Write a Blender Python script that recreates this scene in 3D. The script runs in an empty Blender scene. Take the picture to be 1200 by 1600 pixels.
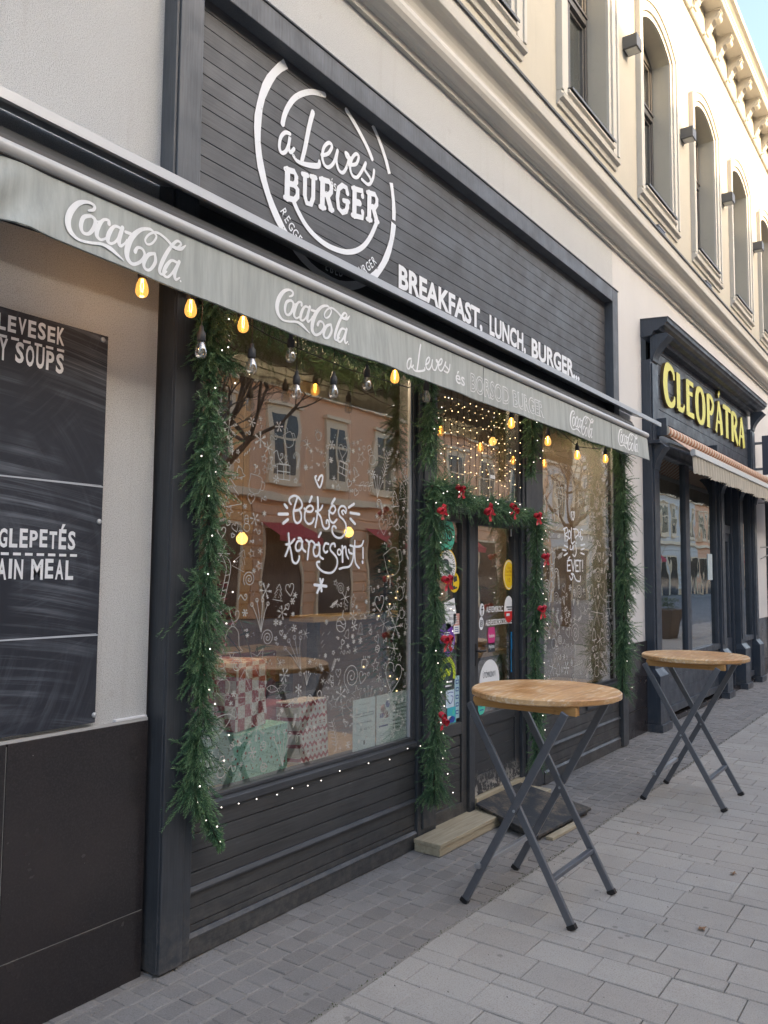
import bpy, bmesh, math, random
import numpy as np
from mathutils import Vector, Matrix
R_ = math.radians
rng = random.Random(7)
SC = bpy.context.scene
COL = SC.collection

# ------------------------------------------------------------------ camera
FPX, PAN, PIT, ROLL = 1267.1, R_(35.551), R_(4.334), R_(0.4804)
CAM = Vector((0, 0, 1.65))
_f = Vector((math.cos(PAN)*math.cos(PIT), math.sin(PAN)*math.cos(PIT), math.sin(PIT)))
_r0 = Vector((math.sin(PAN), -math.cos(PAN), 0)); _u0 = _r0.cross(_f)
_r = math.cos(ROLL)*_r0 + math.sin(ROLL)*_u0
_u = -math.sin(ROLL)*_r0 + math.cos(ROLL)*_u0
cd = bpy.data.cameras.new('camera'); cam = bpy.data.objects.new('camera', cd); COL.objects.link(cam)
cd.sensor_fit = 'VERTICAL'; cd.sensor_height = 24; cd.lens = 24*FPX/1600
cd.clip_start = 0.05; cd.clip_end = 2000
M3 = Matrix((_r, _u, -_f)).transposed()
cam.matrix_world = Matrix.Translation(CAM) @ M3.to_4x4()
SC.camera = cam

# ------------------------------------------------------------------ sky, sun, exposure
SUN_EL, SUN_AZ = R_(20.0), R_(8.0)     # azimuth measured from the street's normal towards +x
w = bpy.data.worlds.new('World'); SC.world = w; w.use_nodes = True
nt = w.node_tree; nt.nodes.clear()
sky = nt.nodes.new('ShaderNodeTexSky'); sky.sky_type = 'NISHITA'; sky.sun_disc = False
sky.sun_elevation = SUN_EL; sky.sun_rotation = R_(180) - SUN_AZ; sky.air_density = 1.0; sky.dust_density = 5.5; sky.ozone_density = 1.0
bg = nt.nodes.new('ShaderNodeBackground'); bg.inputs['Strength'].default_value = 0.15
wo = nt.nodes.new('ShaderNodeOutputWorld')
nt.links.new(sky.outputs[0], bg.inputs[0]); nt.links.new(bg.outputs[0], wo.inputs[0])
sl = bpy.data.lights.new('sun', 'SUN'); sun = bpy.data.objects.new('sun', sl); COL.objects.link(sun)
sl.energy = 2.0; sl.angle = R_(0.5); sl.color = (1.0, 0.70, 0.38)
sun.rotation_euler = (R_(90) - SUN_EL, 0, SUN_AZ)     # from the right across the street, down onto the upper wall
sun.location = (5, -30, 30)
SC.view_settings.view_transform = 'Standard'; SC.view_settings.look = 'None'
SC.view_settings.gamma = 1.0; SC.view_settings.exposure = 2.2
SC.cycles.use_denoising = True; SC.cycles.denoising_prefilter = 'ACCURATE'
SC.cycles.max_bounces = 8; SC.cycles.diffuse_bounces = 4; SC.cycles.glossy_bounces = 4
SC.cycles.transmission_bounces = 6; SC.cycles.transparent_max_bounces = 16
SC.cycles.sample_clamp_indirect = 6.0

# ------------------------------------------------------------------ helpers
def ray(px, py):
    return _f + _r*((px-600)/FPX) - _u*((py-800)/FPX)
def PW(px, py, Y):                       # photo pixel -> (x, z) on the vertical plane y=Y (used to trace writing and outlines)
    d = ray(px, py); t = (Y-CAM.y)/d.y
    return (CAM.x+d.x*t, CAM.z+d.z*t)
def PG(px, py, Z=0.0):
    d = ray(px, py); t = (Z-CAM.z)/d.z
    return (CAM.x+d.x*t, CAM.y+d.y*t)

ROOT = {}
def tag(o, label=None, cat=None, group=None, kind=None):
    if label: o['label'] = label
    if cat: o['category'] = cat
    if group: o['group'] = group
    if kind: o['kind'] = kind
    return o
def thing(name, loc, label, cat, group=None):
    o = bpy.data.objects.new(name, None); COL.objects.link(o); o.location = loc
    o.empty_display_size = 0.1
    ROOT[o.name] = Vector(loc)
    return tag(o, label, cat, group)

class MB:
    def __init__(s): s.v = []; s.f = []; s.m = []; s.sm = []
    def add(s, vs, fs, mi=0, smooth=False):
        n = len(s.v); s.v += [tuple(p) for p in vs]
        for f in fs: s.f.append(tuple(i+n for i in f)); s.m.append(mi); s.sm.append(smooth)
        return s
    def box(s, x0, x1, y0, y1, z0, z1, mi=0):
        vs = [(x, y, z) for z in (z0, z1) for y in (y0, y1) for x in (x0, x1)]
        return s.add(vs, [(0,2,3,1),(4,5,7,6),(0,1,5,4),(2,6,7,3),(0,4,6,2),(1,3,7,5)], mi)
    def quad(s, a, b, c, d, mi=0): return s.add([a,b,c,d], [(0,1,2,3)], mi)
    def beam(s, p, q, wid, hgt, up=(0,0,1), mi=0):
        p = Vector(p); q = Vector(q); d = (q-p).normalized(); up = Vector(up)
        a = d.cross(up)
        if a.length < 1e-4: a = d.cross(Vector((1,0,0)))
        a.normalize(); b = a.cross(d).normalized()
        vs = []
        for o in (p, q):
            for (i, j) in ((-1,-1),(1,-1),(1,1),(-1,1)): vs.append(o + a*i*wid/2 + b*j*hgt/2)
        return s.add(vs, [(3,2,1,0),(4,5,6,7),(0,1,5,4),(1,2,6,5),(2,3,7,6),(3,0,4,7)], mi)
    def tube(s, pts, r, n=6, mi=0, caps=True):
        pts = [Vector(p) for p in pts]; rs = r if isinstance(r, (list, tuple)) else [r]*len(pts)
        vs = []; prev = None
        for i, p in enumerate(pts):
            d = (pts[min(i+1, len(pts)-1)] - pts[max(i-1, 0)]).normalized()
            a = prev - d*prev.dot(d) if prev is not None else d.cross(Vector((0,0,1)))
            if a.length < 1e-4: a = d.cross(Vector((1,0,0)))
            a.normalize(); prev = a; b = d.cross(a)
            for k in range(n):
                t = 2*math.pi*k/n; vs.append(p + (a*math.cos(t)+b*math.sin(t))*rs[i])
        fs = []
        for i in range(len(pts)-1):
            for k in range(n):
                fs.append((i*n+k, i*n+(k+1)%n, (i+1)*n+(k+1)%n, (i+1)*n+k))
        s.add(vs, fs, mi, True)
        if caps:
            m = len(pts)-1
            s.add(vs[:n], [tuple(range(n-1,-1,-1))], mi); s.add(vs[m*n:], [tuple(range(n))], mi)
        return s
    def lathe(s, c, prof, n=16, mi=0, smooth=True, axis='z'):
        c = Vector(c); vs = []; fs = []
        for (r, h) in prof:
            for k in range(n):
                t = 2*math.pi*k/n
                if axis == 'z': vs.append(c + Vector((r*math.cos(t), r*math.sin(t), h)))
                else: vs.append(c + Vector((r*math.cos(t), h, -r*math.sin(t))))
        m = len(prof)
        for i in range(m-1):
            for k in range(n): fs.append((i*n+k, i*n+(k+1)%n, (i+1)*n+(k+1)%n, (i+1)*n+k))
        fs.append(tuple(range(n-1,-1,-1))); fs.append(tuple((m-1)*n+k for k in range(n)))
        return s.add(vs, fs, mi, smooth)
    def extrude_x(s, prof, x0, x1, mi=0, smooth=False):   # prof: closed list of (y, z)
        n = len(prof)
        vs = [(x0, y, z) for y, z in prof] + [(x1, y, z) for y, z in prof]
        fs = [(i, (i+1)%n, (i+1)%n+n, i+n) for i in range(n)]
        s.add(vs, fs, mi, smooth); s.add(vs[:n], [tuple(range(n))], mi); s.add(vs[n:], [tuple(range(n-1,-1,-1))], mi)
        return s
    def prism(s, poly, y0, y1, mi=0):                     # poly: list of (x, z), extruded in y
        n = len(poly)
        vs = [(x, y0, z) for x, z in poly] + [(x, y1, z) for x, z in poly]
        fs = [tuple(range(n)), tuple(range(2*n-1, n-1, -1))] + [(i, i+n, (i+1)%n+n, (i+1)%n) for i in range(n)]
        return s.add(vs, fs, mi)
    def build(s, name, mats, parent=None, label=None, bevel=0, cat=None, group=None, kind=None, fix=True):
        me = bpy.data.meshes.new(name)
        off = Vector((0,0,0)); p = parent
        while p is not None:
            if p.name in ROOT: off = ROOT[p.name]
            p = p.parent
        va = np.array(s.v, dtype=np.float64).reshape(-1,3) - np.array(off)
        me.from_pydata(va.tolist(), [], s.f)
        if not isinstance(mats, (list, tuple)): mats = [mats]
        for m in mats: me.materials.append(m)
        me.polygons.foreach_set('material_index', s.m)
        me.polygons.foreach_set('use_smooth', s.sm)
        me.update()
        if fix:
            bm = bmesh.new(); bm.from_mesh(me); bmesh.ops.recalc_face_normals(bm, faces=bm.faces); bm.to_mesh(me); bm.free()
        o = bpy.data.objects.new(name, me); COL.objects.link(o)
        if parent is not None: o.parent = parent
        if bevel:
            b = o.modifiers.new('bevel', 'BEVEL'); b.width = bevel; b.segments = 2; b.limit_method = 'ANGLE'; b.angle_limit = R_(40)
        return tag(o, label, cat, group, kind)

def copy_tree(o, parent=None):
    c = o.copy(); COL.objects.link(c)
    if parent is not None: c.parent = parent
    for ch in list(o.children): copy_tree(ch, c)
    return c

# ------------------------------------------------------------------ materials
class NB:
    def __init__(s, name):
        s.m = bpy.data.materials.new(name); s.m.use_nodes = True
        s.t = s.m.node_tree; s.t.nodes.clear()
        s.out = s.n('ShaderNodeOutputMaterial'); s._co = None
    def n(s, ty, **kw):
        nd = s.t.nodes.new(ty)
        for k, v in kw.items(): setattr(nd, k, v)
        return nd
    def l(s, a, b): s.t.links.new(a, b)
    def co(s, scale=(1,1,1), kind='Object'):
        if s._co is None: s._co = s.n('ShaderNodeTexCoord')
        mp = s.n('ShaderNodeMapping'); mp.inputs['Scale'].default_value = scale
        s.l(s._co.outputs[kind], mp.inputs[0]); return mp.outputs[0]
    def noise(s, scale, detail=4, rough=.55, vec=None, dist=0):
        nd = s.n('ShaderNodeTexNoise'); nd.inputs['Scale'].default_value = scale
        nd.inputs['Detail'].default_value = detail; nd.inputs['Roughness'].default_value = rough
        nd.inputs['Distortion'].default_value = dist
        s.l(vec if vec is not None else s.co(), nd.inputs['Vector']); return nd.outputs[0]
    def ramp(s, fac, stops):
        nd = s.n('ShaderNodeValToRGB'); e = nd.color_ramp.elements
        while len(e) < len(stops): e.new(.5)
        for el, (p, c) in zip(e, stops):
            el.position = p; el.color = tuple(c)+(1,) if not isinstance(c, (int, float)) else (c,c,c,1)
        s.l(fac, nd.inputs[0]); return nd.outputs[0]
    def mix(s, fac, a, b, mode='MIX'):
        nd = s.n('ShaderNodeMix', data_type='RGBA', blend_type=mode)
        if isinstance(fac, (int, float)): nd.inputs[0].default_value = fac
        else: s.l(fac, nd.inputs[0])
        for v, i in ((a, 6), (b, 7)):
            if isinstance(v, (tuple, list)): nd.inputs[i].default_value = tuple(v)+(1,)
            else: s.l(v, nd.inputs[i])
        return nd.outputs[2]
    def math(s, op, a, b=0.0, clamp=False):
        nd = s.n('ShaderNodeMath', operation=op, use_clamp=clamp)
        for v, i in ((a, 0), (b, 1)):
            if isinstance(v, (int, float)): nd.inputs[i].default_value = v
            else: s.l(v, nd.inputs[i])
        return nd.outputs[0]
    def bump(s, h, strength=.3, dist=.01):
        nd = s.n('ShaderNodeBump'); nd.inputs['Strength'].default_value = strength; nd.inputs['Distance'].default_value = dist
        s.l(h, nd.inputs['Height']); return nd.outputs[0]
    def bsdf(s, color, rough=.6, metal=0, normal=None, spec=None, emit=None, estr=0, coat=0, trans=0, alpha=None):
        b = s.n('ShaderNodeBsdfPrincipled')
        def put(k, v):
            if isinstance(v, (int, float)): b.inputs[k].default_value = v
            elif isinstance(v, (tuple, list)): b.inputs[k].default_value = tuple(v)+(1,)
            else: s.l(v, b.inputs[k])
        put('Base Color', color); put('Roughness', rough); put('Metallic', metal)
        if normal is not None: s.l(normal, b.inputs['Normal'])
        if spec is not None: put('Specular IOR Level', spec)
        if emit is not None: put('Emission Color', emit); b.inputs['Emission Strength'].default_value = estr
        if coat: b.inputs['Coat Weight'].default_value = coat; b.inputs['Coat Roughness'].default_value = .05
        if trans: b.inputs['Transmission Weight'].default_value = trans
        s.l(b.outputs[0], s.out.inputs[0]); s.b = b
        return s.m

def mat_simple(name, col, rough=.6, metal=0, var=.12, sc=12, **kw):
    n = NB(name)
    f = n.noise(sc, 5, .6)
    c = n.mix(f, tuple(x*(1-var) for x in col), tuple(min(1, x*(1+var)) for x in col))
    return n.bsdf(c, rough, metal, **kw)

def mat_plaster(name, base, dirt, bump=.5, bsc=260, grain=.5):
    n = NB(name)
    g = n.noise(bsc, 3, .6); big = n.noise(1.3, 5, .6); mid = n.noise(9, 6, .65)
    c = n.mix(n.ramp(big, [(.35, 0.), (.75, .55)]), base, tuple(x*.86 for x in base))
    c = n.mix(n.ramp(mid, [(.62, 0.), (.78, .45)]), c, dirt)
    streak = n.noise(5, 5, .7, n.co((2.2, 2.2, .12)))
    c = n.mix(n.ramp(streak, [(.56, 0.), (.8, .35)]), c, dirt)
    spk = n.noise(70, 2, .5)
    c = n.mix(n.ramp(spk, [(.70, 0.), (.76, .5)]), c, tuple(x*.55 for x in dirt))
    c = n.mix(n.ramp(g, [(.36, grain), (.52, 0.)]), c, tuple(x*.60 for x in base))
    return n.bsdf(c, .92, normal=n.bump(g, bump, .006), spec=.2)

def mat_paintwood(name, base, rough=.42, scr=.6, axis='x', bump=.25):
    n = NB(name)
    sc = (1.2, 30, 30) if axis == 'x' else (30, 30, 1.2)
    grain = n.noise(4, 6, .65, n.co(sc)); big = n.noise(2.2, 5, .6); fine = n.noise(40, 4, .6)
    c = n.mix(n.ramp(grain, [(.3, 0.), (.75, 1.)]), tuple(x*.75 for x in base), tuple(x*1.35 for x in base))
    c = n.mix(n.ramp(big, [(.4, 0.), (.75, .5)]), c, tuple(x*1.5+.004 for x in base))
    spk = n.noise(34, 4, .75, n.co((1, 1, .45)))
    c = n.mix(n.ramp(spk, [(.735, 0.), (.76, scr)]), c, (.32, .32, .32))
    sx = n.n('ShaderNodeSeparateXYZ'); n.l(n.co(), sx.inputs[0])
    lowm = n.ramp(sx.outputs[2], [(.0, 1.), (.30, 0.)]); spl = n.ramp(n.noise(17, 6, .75), [(.42, 0.), (.72, 1.)])
    c = n.mix(n.math('MULTIPLY', n.math('MULTIPLY', lowm, spl), .55), c, (.20,.18,.155))          # splash dirt at the foot
    rub = n.ramp(n.noise(60, 3, .7, n.co((.25,1,1) if axis == 'x' else (1,1,.25))), [(.66, 0.), (.74, .35)]); c = n.mix(rub, c, (.13,.135,.14))
    r = n.ramp(n.noise(7, 5, .6), [(.3, rough-.12), (.7, rough+.14)])
    return n.bsdf(c, r, normal=n.bump(grain, bump, .004), spec=.45)

M = {}
M['plaster'] = mat_plaster('roughcast_plaster', (.60,.61,.60), (.36,.33,.30), .8, 240, .95)
M['render'] = mat_plaster('smooth_render', (.50,.47,.395), (.36,.33,.29), .18, 120, .06)
M['render_low'] = mat_plaster('smooth_pale_render', (.64,.63,.61), (.50,.48,.45), .18, 120, .06)
M['trim'] = mat_plaster('painted_trim', (.57,.55,.50), (.42,.40,.37), .08, 120, .05)
M['dark_wood'] = mat_paintwood('charcoal_paint', (.043,.046,.051))
M['dark_wood_v'] = mat_paintwood('charcoal_paint_upright', (.040,.045,.052), axis='z')
M['sign_wood'] = mat_paintwood('slate_paint', (.058,.061,.066), .5, .25)
M['slate_v'] = mat_paintwood('slate_paint_upright', (.070,.077,.086), .5, .15, 'z')
M['panel_wood'] = mat_paintwood('black_stained_boards', (.048,.049,.050), .45, .5)
M['groove'] = mat_simple('board_groove', (.012,.012,.013), .8)
M['cleo'] = mat_paintwood('blue_grey_paint', (.040,.050,.066), .4, .25, 'z')
M['cleo_h'] = mat_paintwood('blue_grey_boards', (.046,.054,.068), .4, .25)
M['white'] = mat_simple('white_paint', (.72,.74,.76), .5, var=.06)
def mat_worn_white():
    n = NB('worn_white_lettering'); nz = n.noise(26, 5, .7)
    c = n.mix(n.ramp(nz, [(.30, 1.), (.36, 0.)]), (.74,.77,.80), (.10,.105,.115))
    return n.bsdf(c, .55)
M['worn_white'] = mat_worn_white()
M['pen'] = mat_simple('white_glass_pen', (.47,.47,.44), .6, var=.2, sc=30)
M['pen_bold'] = mat_simple('white_glass_paint', (.74,.78,.82), .5, var=.05)
M['red'] = mat_simple('red_ribbon', (.42,.015,.03), .38, var=.25, sc=20)
M['redpaper'] = mat_simple('red_paper', (.38,.03,.04), .5)
M['metal_white'] = mat_simple('white_metal', (.50,.50,.485), .35, var=.08)
M['hood'] = mat_simple('grey_sheet_metal', (.40,.42,.44), .35, .3, var=.1)
M['hood_dark'] = mat_simple('dark_sheet_metal', (.10,.105,.11), .5, .2)
M['black'] = mat_simple('black_plastic', (.012,.012,.013), .4)
M['mortar'] = mat_simple('mortar', (.26,.245,.22), .95, var=.35, sc=60)
M['green_light'] = mat_simple('needles_fresh', (.145,.255,.115), .5, var=.25, sc=40)
M['green_mid'] = mat_simple('needles_green', (.075,.172,.082), .5, var=.25, sc=40)
M['green_dark'] = mat_simple('needles_deep', (.036,.100,.054), .5, var=.25, sc=40)
M['twig'] = mat_simple('brown_wire', (.05,.045,.03), .7)
M['bark'] = mat_simple('bark', (.12,.09,.07), .9, var=.4)
M['steel'] = mat_simple('grey_lacquered_steel', (.16,.17,.19), .38, .55, var=.15, sc=30)
M['yellow'] = mat_simple('yellow_letter', (.70,.67,.13), .45, var=.08)
M['yellow_side'] = mat_simple('letter_return', (.12,.09,.045), .5)
M['paper'] = mat_simple('paper', (.80,.90,.87), .7, var=.04)
M['paperwhite'] = mat_simple('white_card', (.75,.77,.78), .6, var=.04)
M['ink'] = mat_simple('print_ink', (.03,.04,.05), .7)
M['inkblue'] = mat_simple('blue_ink', (.03,.06,.30), .6)
for nm, c in (('mint',(.08,.55,.40)),('sunflower',(.80,.55,.02)),('violet',(.16,.05,.35)),('lime',(.50,.62,.02)),('pink',(.55,.04,.20)),
              ('cyan',(.05,.42,.50)),('skyblue',(.02,.22,.48)),('scarlet',(.60,.03,.03)),('peach',(.62,.35,.30))):
    M[nm] = mat_simple('sticker_'+nm, c, .35, var=.05)

def mat_glass(name, base=.10, power=3.0, gain=.75, tint=(.93,.96,.95), rough=0.0):
    n = NB(name)
    lw = n.n('ShaderNodeLayerWeight'); lw.inputs['Blend'].default_value = .5
    f = n.math('MULTIPLY_ADD', n.math('POWER', lw.outputs['Facing'], power), gain); f.node.inputs[2].default_value = base
    tr = n.n('ShaderNodeBsdfTransparent'); tr.inputs[0].default_value = tint+(1,)
    gl = n.n('ShaderNodeBsdfGlossy'); gl.inputs['Roughness'].default_value = rough
    wob = n.noise(1.7, 2, .5)
    n.l(n.bump(wob, .035, .05), gl.inputs['Normal'])
    mx = n.n('ShaderNodeMixShader'); n.l(f, mx.inputs[0]); n.l(tr.outputs[0], mx.inputs[1]); n.l(gl.outputs[0], mx.inputs[2])
    n.l(mx.outputs[0], n.out.inputs[0]); return n.m
M['glass'] = mat_glass('window_glass', .235, 2.0, .60)
M['glass_up'] = mat_glass('upper_window_glass', .10, 2.5, .8)
M['bulb_glass'] = mat_glass('bulb_glass', .22, 1.6, .6, (.97,.95,.90))
def mat_amber():
    m = mat_glass('amber_bulb_glass', .10, 1.8, .5, (1.0,.70,.30)); t = m.node_tree
    e = t.nodes.new('ShaderNodeEmission'); e.inputs[0].default_value = (1,.50,.12,1); e.inputs[1].default_value = .16
    a = t.nodes.new('ShaderNodeAddShader'); o = [n for n in t.nodes if n.type == 'OUTPUT_MATERIAL'][0]; src = o.inputs[0].links[0].from_socket
    t.links.new(src, a.inputs[0]); t.links.new(e.outputs[0], a.inputs[1]); t.links.new(a.outputs[0], o.inputs[0]); return m
M['amber_glass'] = mat_amber()
def mat_emit(name, col, s):
    n = NB(name); e = n.n('ShaderNodeEmission'); e.inputs[0].default_value = col+(1,); e.inputs[1].default_value = s
    n.l(e.outputs[0], n.out.inputs[0]); return n.m
M['led'] = mat_emit('cool_led', (1.0,.92,.80), .85)
M['led_warm'] = mat_emit('warm_led', (1.0,.66,.32), 1.1)
M['filament'] = mat_emit('glowing_filament', (1.0,.55,.15), 7)
M['glow_bulb'] = mat_emit('lit_bulb', (1.0,.50,.12), 1.1)
M['filament_off'] = mat_simple('filament_wire', (.45,.40,.35), .4, .5)

def mat_stone():
    n = NB('polished_black_stone'); f = n.noise(140, 4, .7); big = n.noise(1.4, 4, .6)
    c = n.mix(n.ramp(f, [(.45, 0.), (.8, 1.)]), (.020,.018,.019), (.048,.043,.044))
    c = n.mix(n.ramp(big, [(.4,0.),(.7,.6)]), c, (.042,.034,.033))
    st = n.noise(7, 4, .7, n.co((1,1,.03)))
    c = n.mix(n.ramp(st, [(.66,0.),(.72,.25)]), c, (.16,.155,.15))
    sp = n.noise(28, 3, .7); c = n.mix(n.ramp(sp, [(.74,0.),(.77,.5)]), c, (.35,.34,.33))
    return n.bsdf(c, n.ramp(n.noise(5,4,.6), [(.3,.12),(.7,.3)]), spec=.5)
M['stone'] = mat_stone()
def mat_chalk():
    n = NB('chalkboard')
    base = n.mix(n.noise(3,4,.6), (.016,.019,.027), (.030,.034,.045))
    sx = n.n('ShaderNodeSeparateXYZ'); n.l(n.co(), sx.inputs[0])
    def arcs(cx, cz, fr, thr, seed):
        dx = n.math('SUBTRACT', sx.outputs[0], cx); dz = n.math('SUBTRACT', sx.outputs[2], cz)
        r = n.math('SQRT', n.math('ADD', n.math('MULTIPLY', dx, dx), n.math('MULTIPLY', dz, dz))); a = n.math('ARCTAN2', dz, dx)
        cb = n.n('ShaderNodeCombineXYZ'); n.l(n.math('MULTIPLY', r, fr), cb.inputs[0]); n.l(n.math('MULTIPLY', a, 1.6), cb.inputs[1]); cb.inputs[2].default_value = seed
        f = n.noise(1.0, 7, .72, cb.outputs[0], .25); msk = n.noise(2.3, 3, .6, n.co((1,1,1.3)))
        mm = n.n('ShaderNodeTexNoise'); mm.inputs['Scale'].default_value = 2.4; mm.inputs['Detail'].default_value = 3
        mp = n.n('ShaderNodeMapping'); mp.inputs['Location'].default_value = (seed*3.1,0,seed); n.l(n._co.outputs['Object'], mp.inputs[0]); n.l(mp.outputs[0], mm.inputs[0])
        return n.math('MULTIPLY', n.ramp(f, [(thr,0.),(thr+.26,1.)]), n.ramp(mm.outputs[0], [(.44,0.),(.66,1.)]))
    up = arcs(-.25, -.35, 26, .46, 1.7); lo = arcs(.1, -3.2, 34, .47, 4.2); lo2 = arcs(.0, .9, 30, .50, 7.9)
    lowm = n.ramp(sx.outputs[2], [(0.,1.),(.55,.25)])        # object space: the lower third was wiped most; written relative to the board
    c = n.mix(n.math('MULTIPLY', up, .14), base, (.34,.38,.44)); c = n.mix(n.math('MULTIPLY', lo, .48), c, (.42,.47,.54)); c = n.mix(n.math('MULTIPLY', lo2, .20), c, (.36,.40,.46))
    return n.bsdf(c, .6, spec=.3)
M['chalk'] = mat_chalk()
def mat_fabric(name, a, streak=.42):
    n = NB(name); wv = n.noise(320, 2, .5); st = n.noise(9, 5, .65, n.co((3,3,.25)))
    c = n.mix(n.ramp(st, [(.35,0.),(.75,1.)]), tuple(x*(1-streak*.6) for x in a), tuple(min(1,x*1.08) for x in a))
    c = n.mix(n.ramp(n.noise(3,5,.65), [(.55,0.),(.8,.4)]), c, tuple(x*.7 for x in a))
    return n.bsdf(c, .85, normal=n.bump(wv, .15, .002), spec=.2)
M['awning'] = mat_fabric('grey_awning_cloth', (.46,.485,.455))
M['valance'] = mat_fabric('cream_valance', (.50,.46,.38), .35)
M['cloth_print'] = mat_fabric('white_print_on_cloth', (.84,.85,.84), .1)
def mat_tabletop():
    n = NB('worn_table_wood')
    g = n.noise(3, 7, .6, n.co((1.5,14,14)), .6); b = n.noise(4, 5, .6); f = n.noise(50,3,.6,n.co((.15,1,1)))
    c = n.mix(n.ramp(g, [(.3,0.),(.7,1.)]), (.33,.155,.055), (.60,.34,.14))
    c = n.mix(n.ramp(b, [(.42,0.),(.7,.75)]), c, (.68,.47,.25))
    c = n.mix(n.ramp(n.math('MULTIPLY', n.ramp(b,[(.42,0.),(.56,1.)]), n.ramp(f,[(.5,0.),(.65,1.)])), [(0,0.),(1,.85)]), c, (.74,.62,.45))
    return n.bsdf(c, n.ramp(b, [(.3,.3),(.7,.6)]), normal=n.bump(g,.12,.003))
M['table_wood'] = mat_tabletop()
def mat_rawwood(name, a, b_, sc=(1.2,16,16)):
    n = NB(name); g = n.noise(3, 7, .65, n.co(sc), .8)
    c = n.mix(n.ramp(g, [(.3,0.),(.72,1.)]), a, b_)
    c = n.mix(n.ramp(n.noise(18,4,.7), [(.62,0.),(.75,.5)]), c, tuple(x*.5 for x in a))
    return n.bsdf(c, .7, normal=n.bump(g,.3,.004))
M['pine'] = mat_rawwood('weathered_pine', (.30,.25,.165), (.48,.42,.30))
M['warmwood'] = mat_rawwood('warm_wood', (.24,.12,.05), (.40,.23,.10))
M['shelfwood'] = mat_rawwood('pale_shelf_wood', (.42,.28,.14), (.60,.44,.24))
def mat_mat():
    n = NB('worn_black_board'); a = n.noise(5,6,.7); f = n.noise(60,4,.7,n.co((1,.8,1)))
    wear = n.math('MULTIPLY', n.ramp(a,[(.46,0.),(.62,1.)]), n.ramp(f,[(.34,0.),(.60,1.)]))
    c = n.mix(wear, (.026,.029,.034), (.17,.135,.095))
    return n.bsdf(c, .6, normal=n.bump(f,.3,.003))
M['ramp'] = mat_mat()
def mat_pave(name, a, b_, grain=1.0, tintc=(.36,.33,.30)):
    n = NB(name); gi = n.n('ShaderNodeNewGeometry')
    c = n.mix(gi.outputs['Random Per Island'], a, b_)
    c = n.mix(n.ramp(n.noise(2.2,6,.65), [(.4,0.),(.75,.45)]), c, tintc)
    g = n.noise(170,3,.65); c = n.mix(n.ramp(g,[(.30,.55*grain),(.50,0.)]), c, tuple(x*.45 for x in a))
    c = n.mix(n.ramp(g,[(.58,0.),(.72,.35*grain)]), c, (.45,.45,.44))
    c = n.mix(n.ramp(n.noise(.9,6,.7), [(.48,0.),(.72,.42)]), c, tuple(x*.55 for x in a))
    st = n.noise(13,5,.7); c = n.mix(n.ramp(st,[(.66,0.),(.76,.35)]), c, tuple(x*.5 for x in a))
    vo = n.n('ShaderNodeTexVoronoi'); vo.inputs['Scale'].default_value = 5.5; vo.inputs['Randomness'].default_value = 1; n.l(n.co((1,1,.01)), vo.inputs['Vector'])
    c = n.mix(n.ramp(vo.outputs['Distance'], [(.055,.55),(.085,0.)]), c, tuple(x*.40 for x in a))          # trodden gum and drips
    return n.bsdf(c, .85, normal=n.bump(n.math('ADD', g, n.math('MULTIPLY', n.noise(28,4,.6), 1.5)), .35, .004), spec=.3)
M['slab'] = mat_pave('concrete_slab', (.345,.325,.295), (.41,.39,.355))
M['sett'] = mat_pave('basalt_sett', (.215,.200,.185), (.270,.255,.238), .8, (.235,.23,.222))
M['asphalt'] = mat_pave('street_surface', (.15,.145,.14), (.19,.185,.18), .8)

def mat_check():
    n = NB('red_and_white_squares_paper'); ck = n.n('ShaderNodeTexChecker'); ck.inputs['Scale'].default_value = 16
    ck.inputs[1].default_value = (.42,.03,.04,1); ck.inputs[2].default_value = (.86,.82,.76,1)
    n.l(n.co(), ck.inputs[0]); sp = n.noise(75,2,.5)
    return n.bsdf(n.mix(n.ramp(sp,[(.55,0.),(.6,.7)]), ck.outputs[0], (.62,.40,.36)), .5)
M['check'] = mat_check()
def mat_dots(name, a, b_, c_):
    n = NB(name); v = n.n('ShaderNodeTexVoronoi'); v.inputs['Scale'].default_value = 26; n.l(n.co((1,1,1)), v.inputs['Vector'])
    sp = n.noise(55,2,.5)
    col = n.mix(n.ramp(v.outputs['Distance'],[(.17,1.),(.22,0.)]), a, b_)
    col = n.mix(n.ramp(sp,[(.60,0.),(.63,1.)]), col, c_)
    return n.bsdf(col, .5)
M['holly'] = mat_dots('mint_holly_paper', (.38,.78,.62), (.45,.06,.05), (.10,.32,.16))
def mat_knit():
    n = NB('red_and_white_knit_paper'); sx = n.n('ShaderNodeSeparateXYZ'); n.l(n.co(), sx.inputs[0])
    zz = n.math('FRACT', n.math('MULTIPLY', sx.outputs[2], 14)); xx = n.math('FRACT', n.math('MULTIPLY', sx.outputs[0], 26))
    tri = n.math('ABSOLUTE', n.math('SUBTRACT', xx, .5))
    band = n.math('LESS_THAN', n.math('ABSOLUTE', n.math('SUBTRACT', zz, n.math('ADD', .25, n.math('MULTIPLY', tri, .5)))), .13)
    dots = n.math('MULTIPLY', n.math('LESS_THAN', tri, .17), n.math('GREATER_THAN', zz, .78))
    return n.bsdf(n.mix(n.math('MAXIMUM', band, dots), (.86,.80,.74), (.50,.05,.07)), .6)
M['knit'] = mat_knit()
def mat_stripes():
    n = NB('striped_awning_cloth'); wv = n.n('ShaderNodeTexWave', bands_direction='X'); wv.inputs['Scale'].default_value = 2.6
    wv.inputs['Distortion'].default_value = 0.4; n.l(n.co(), wv.inputs['Vector'])
    return n.bsdf(n.ramp(wv.outputs[1],[(.42,(.60,.53,.43)),(.55,(.42,.20,.12))]), .85)
M['stripes'] = mat_stripes()

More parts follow.
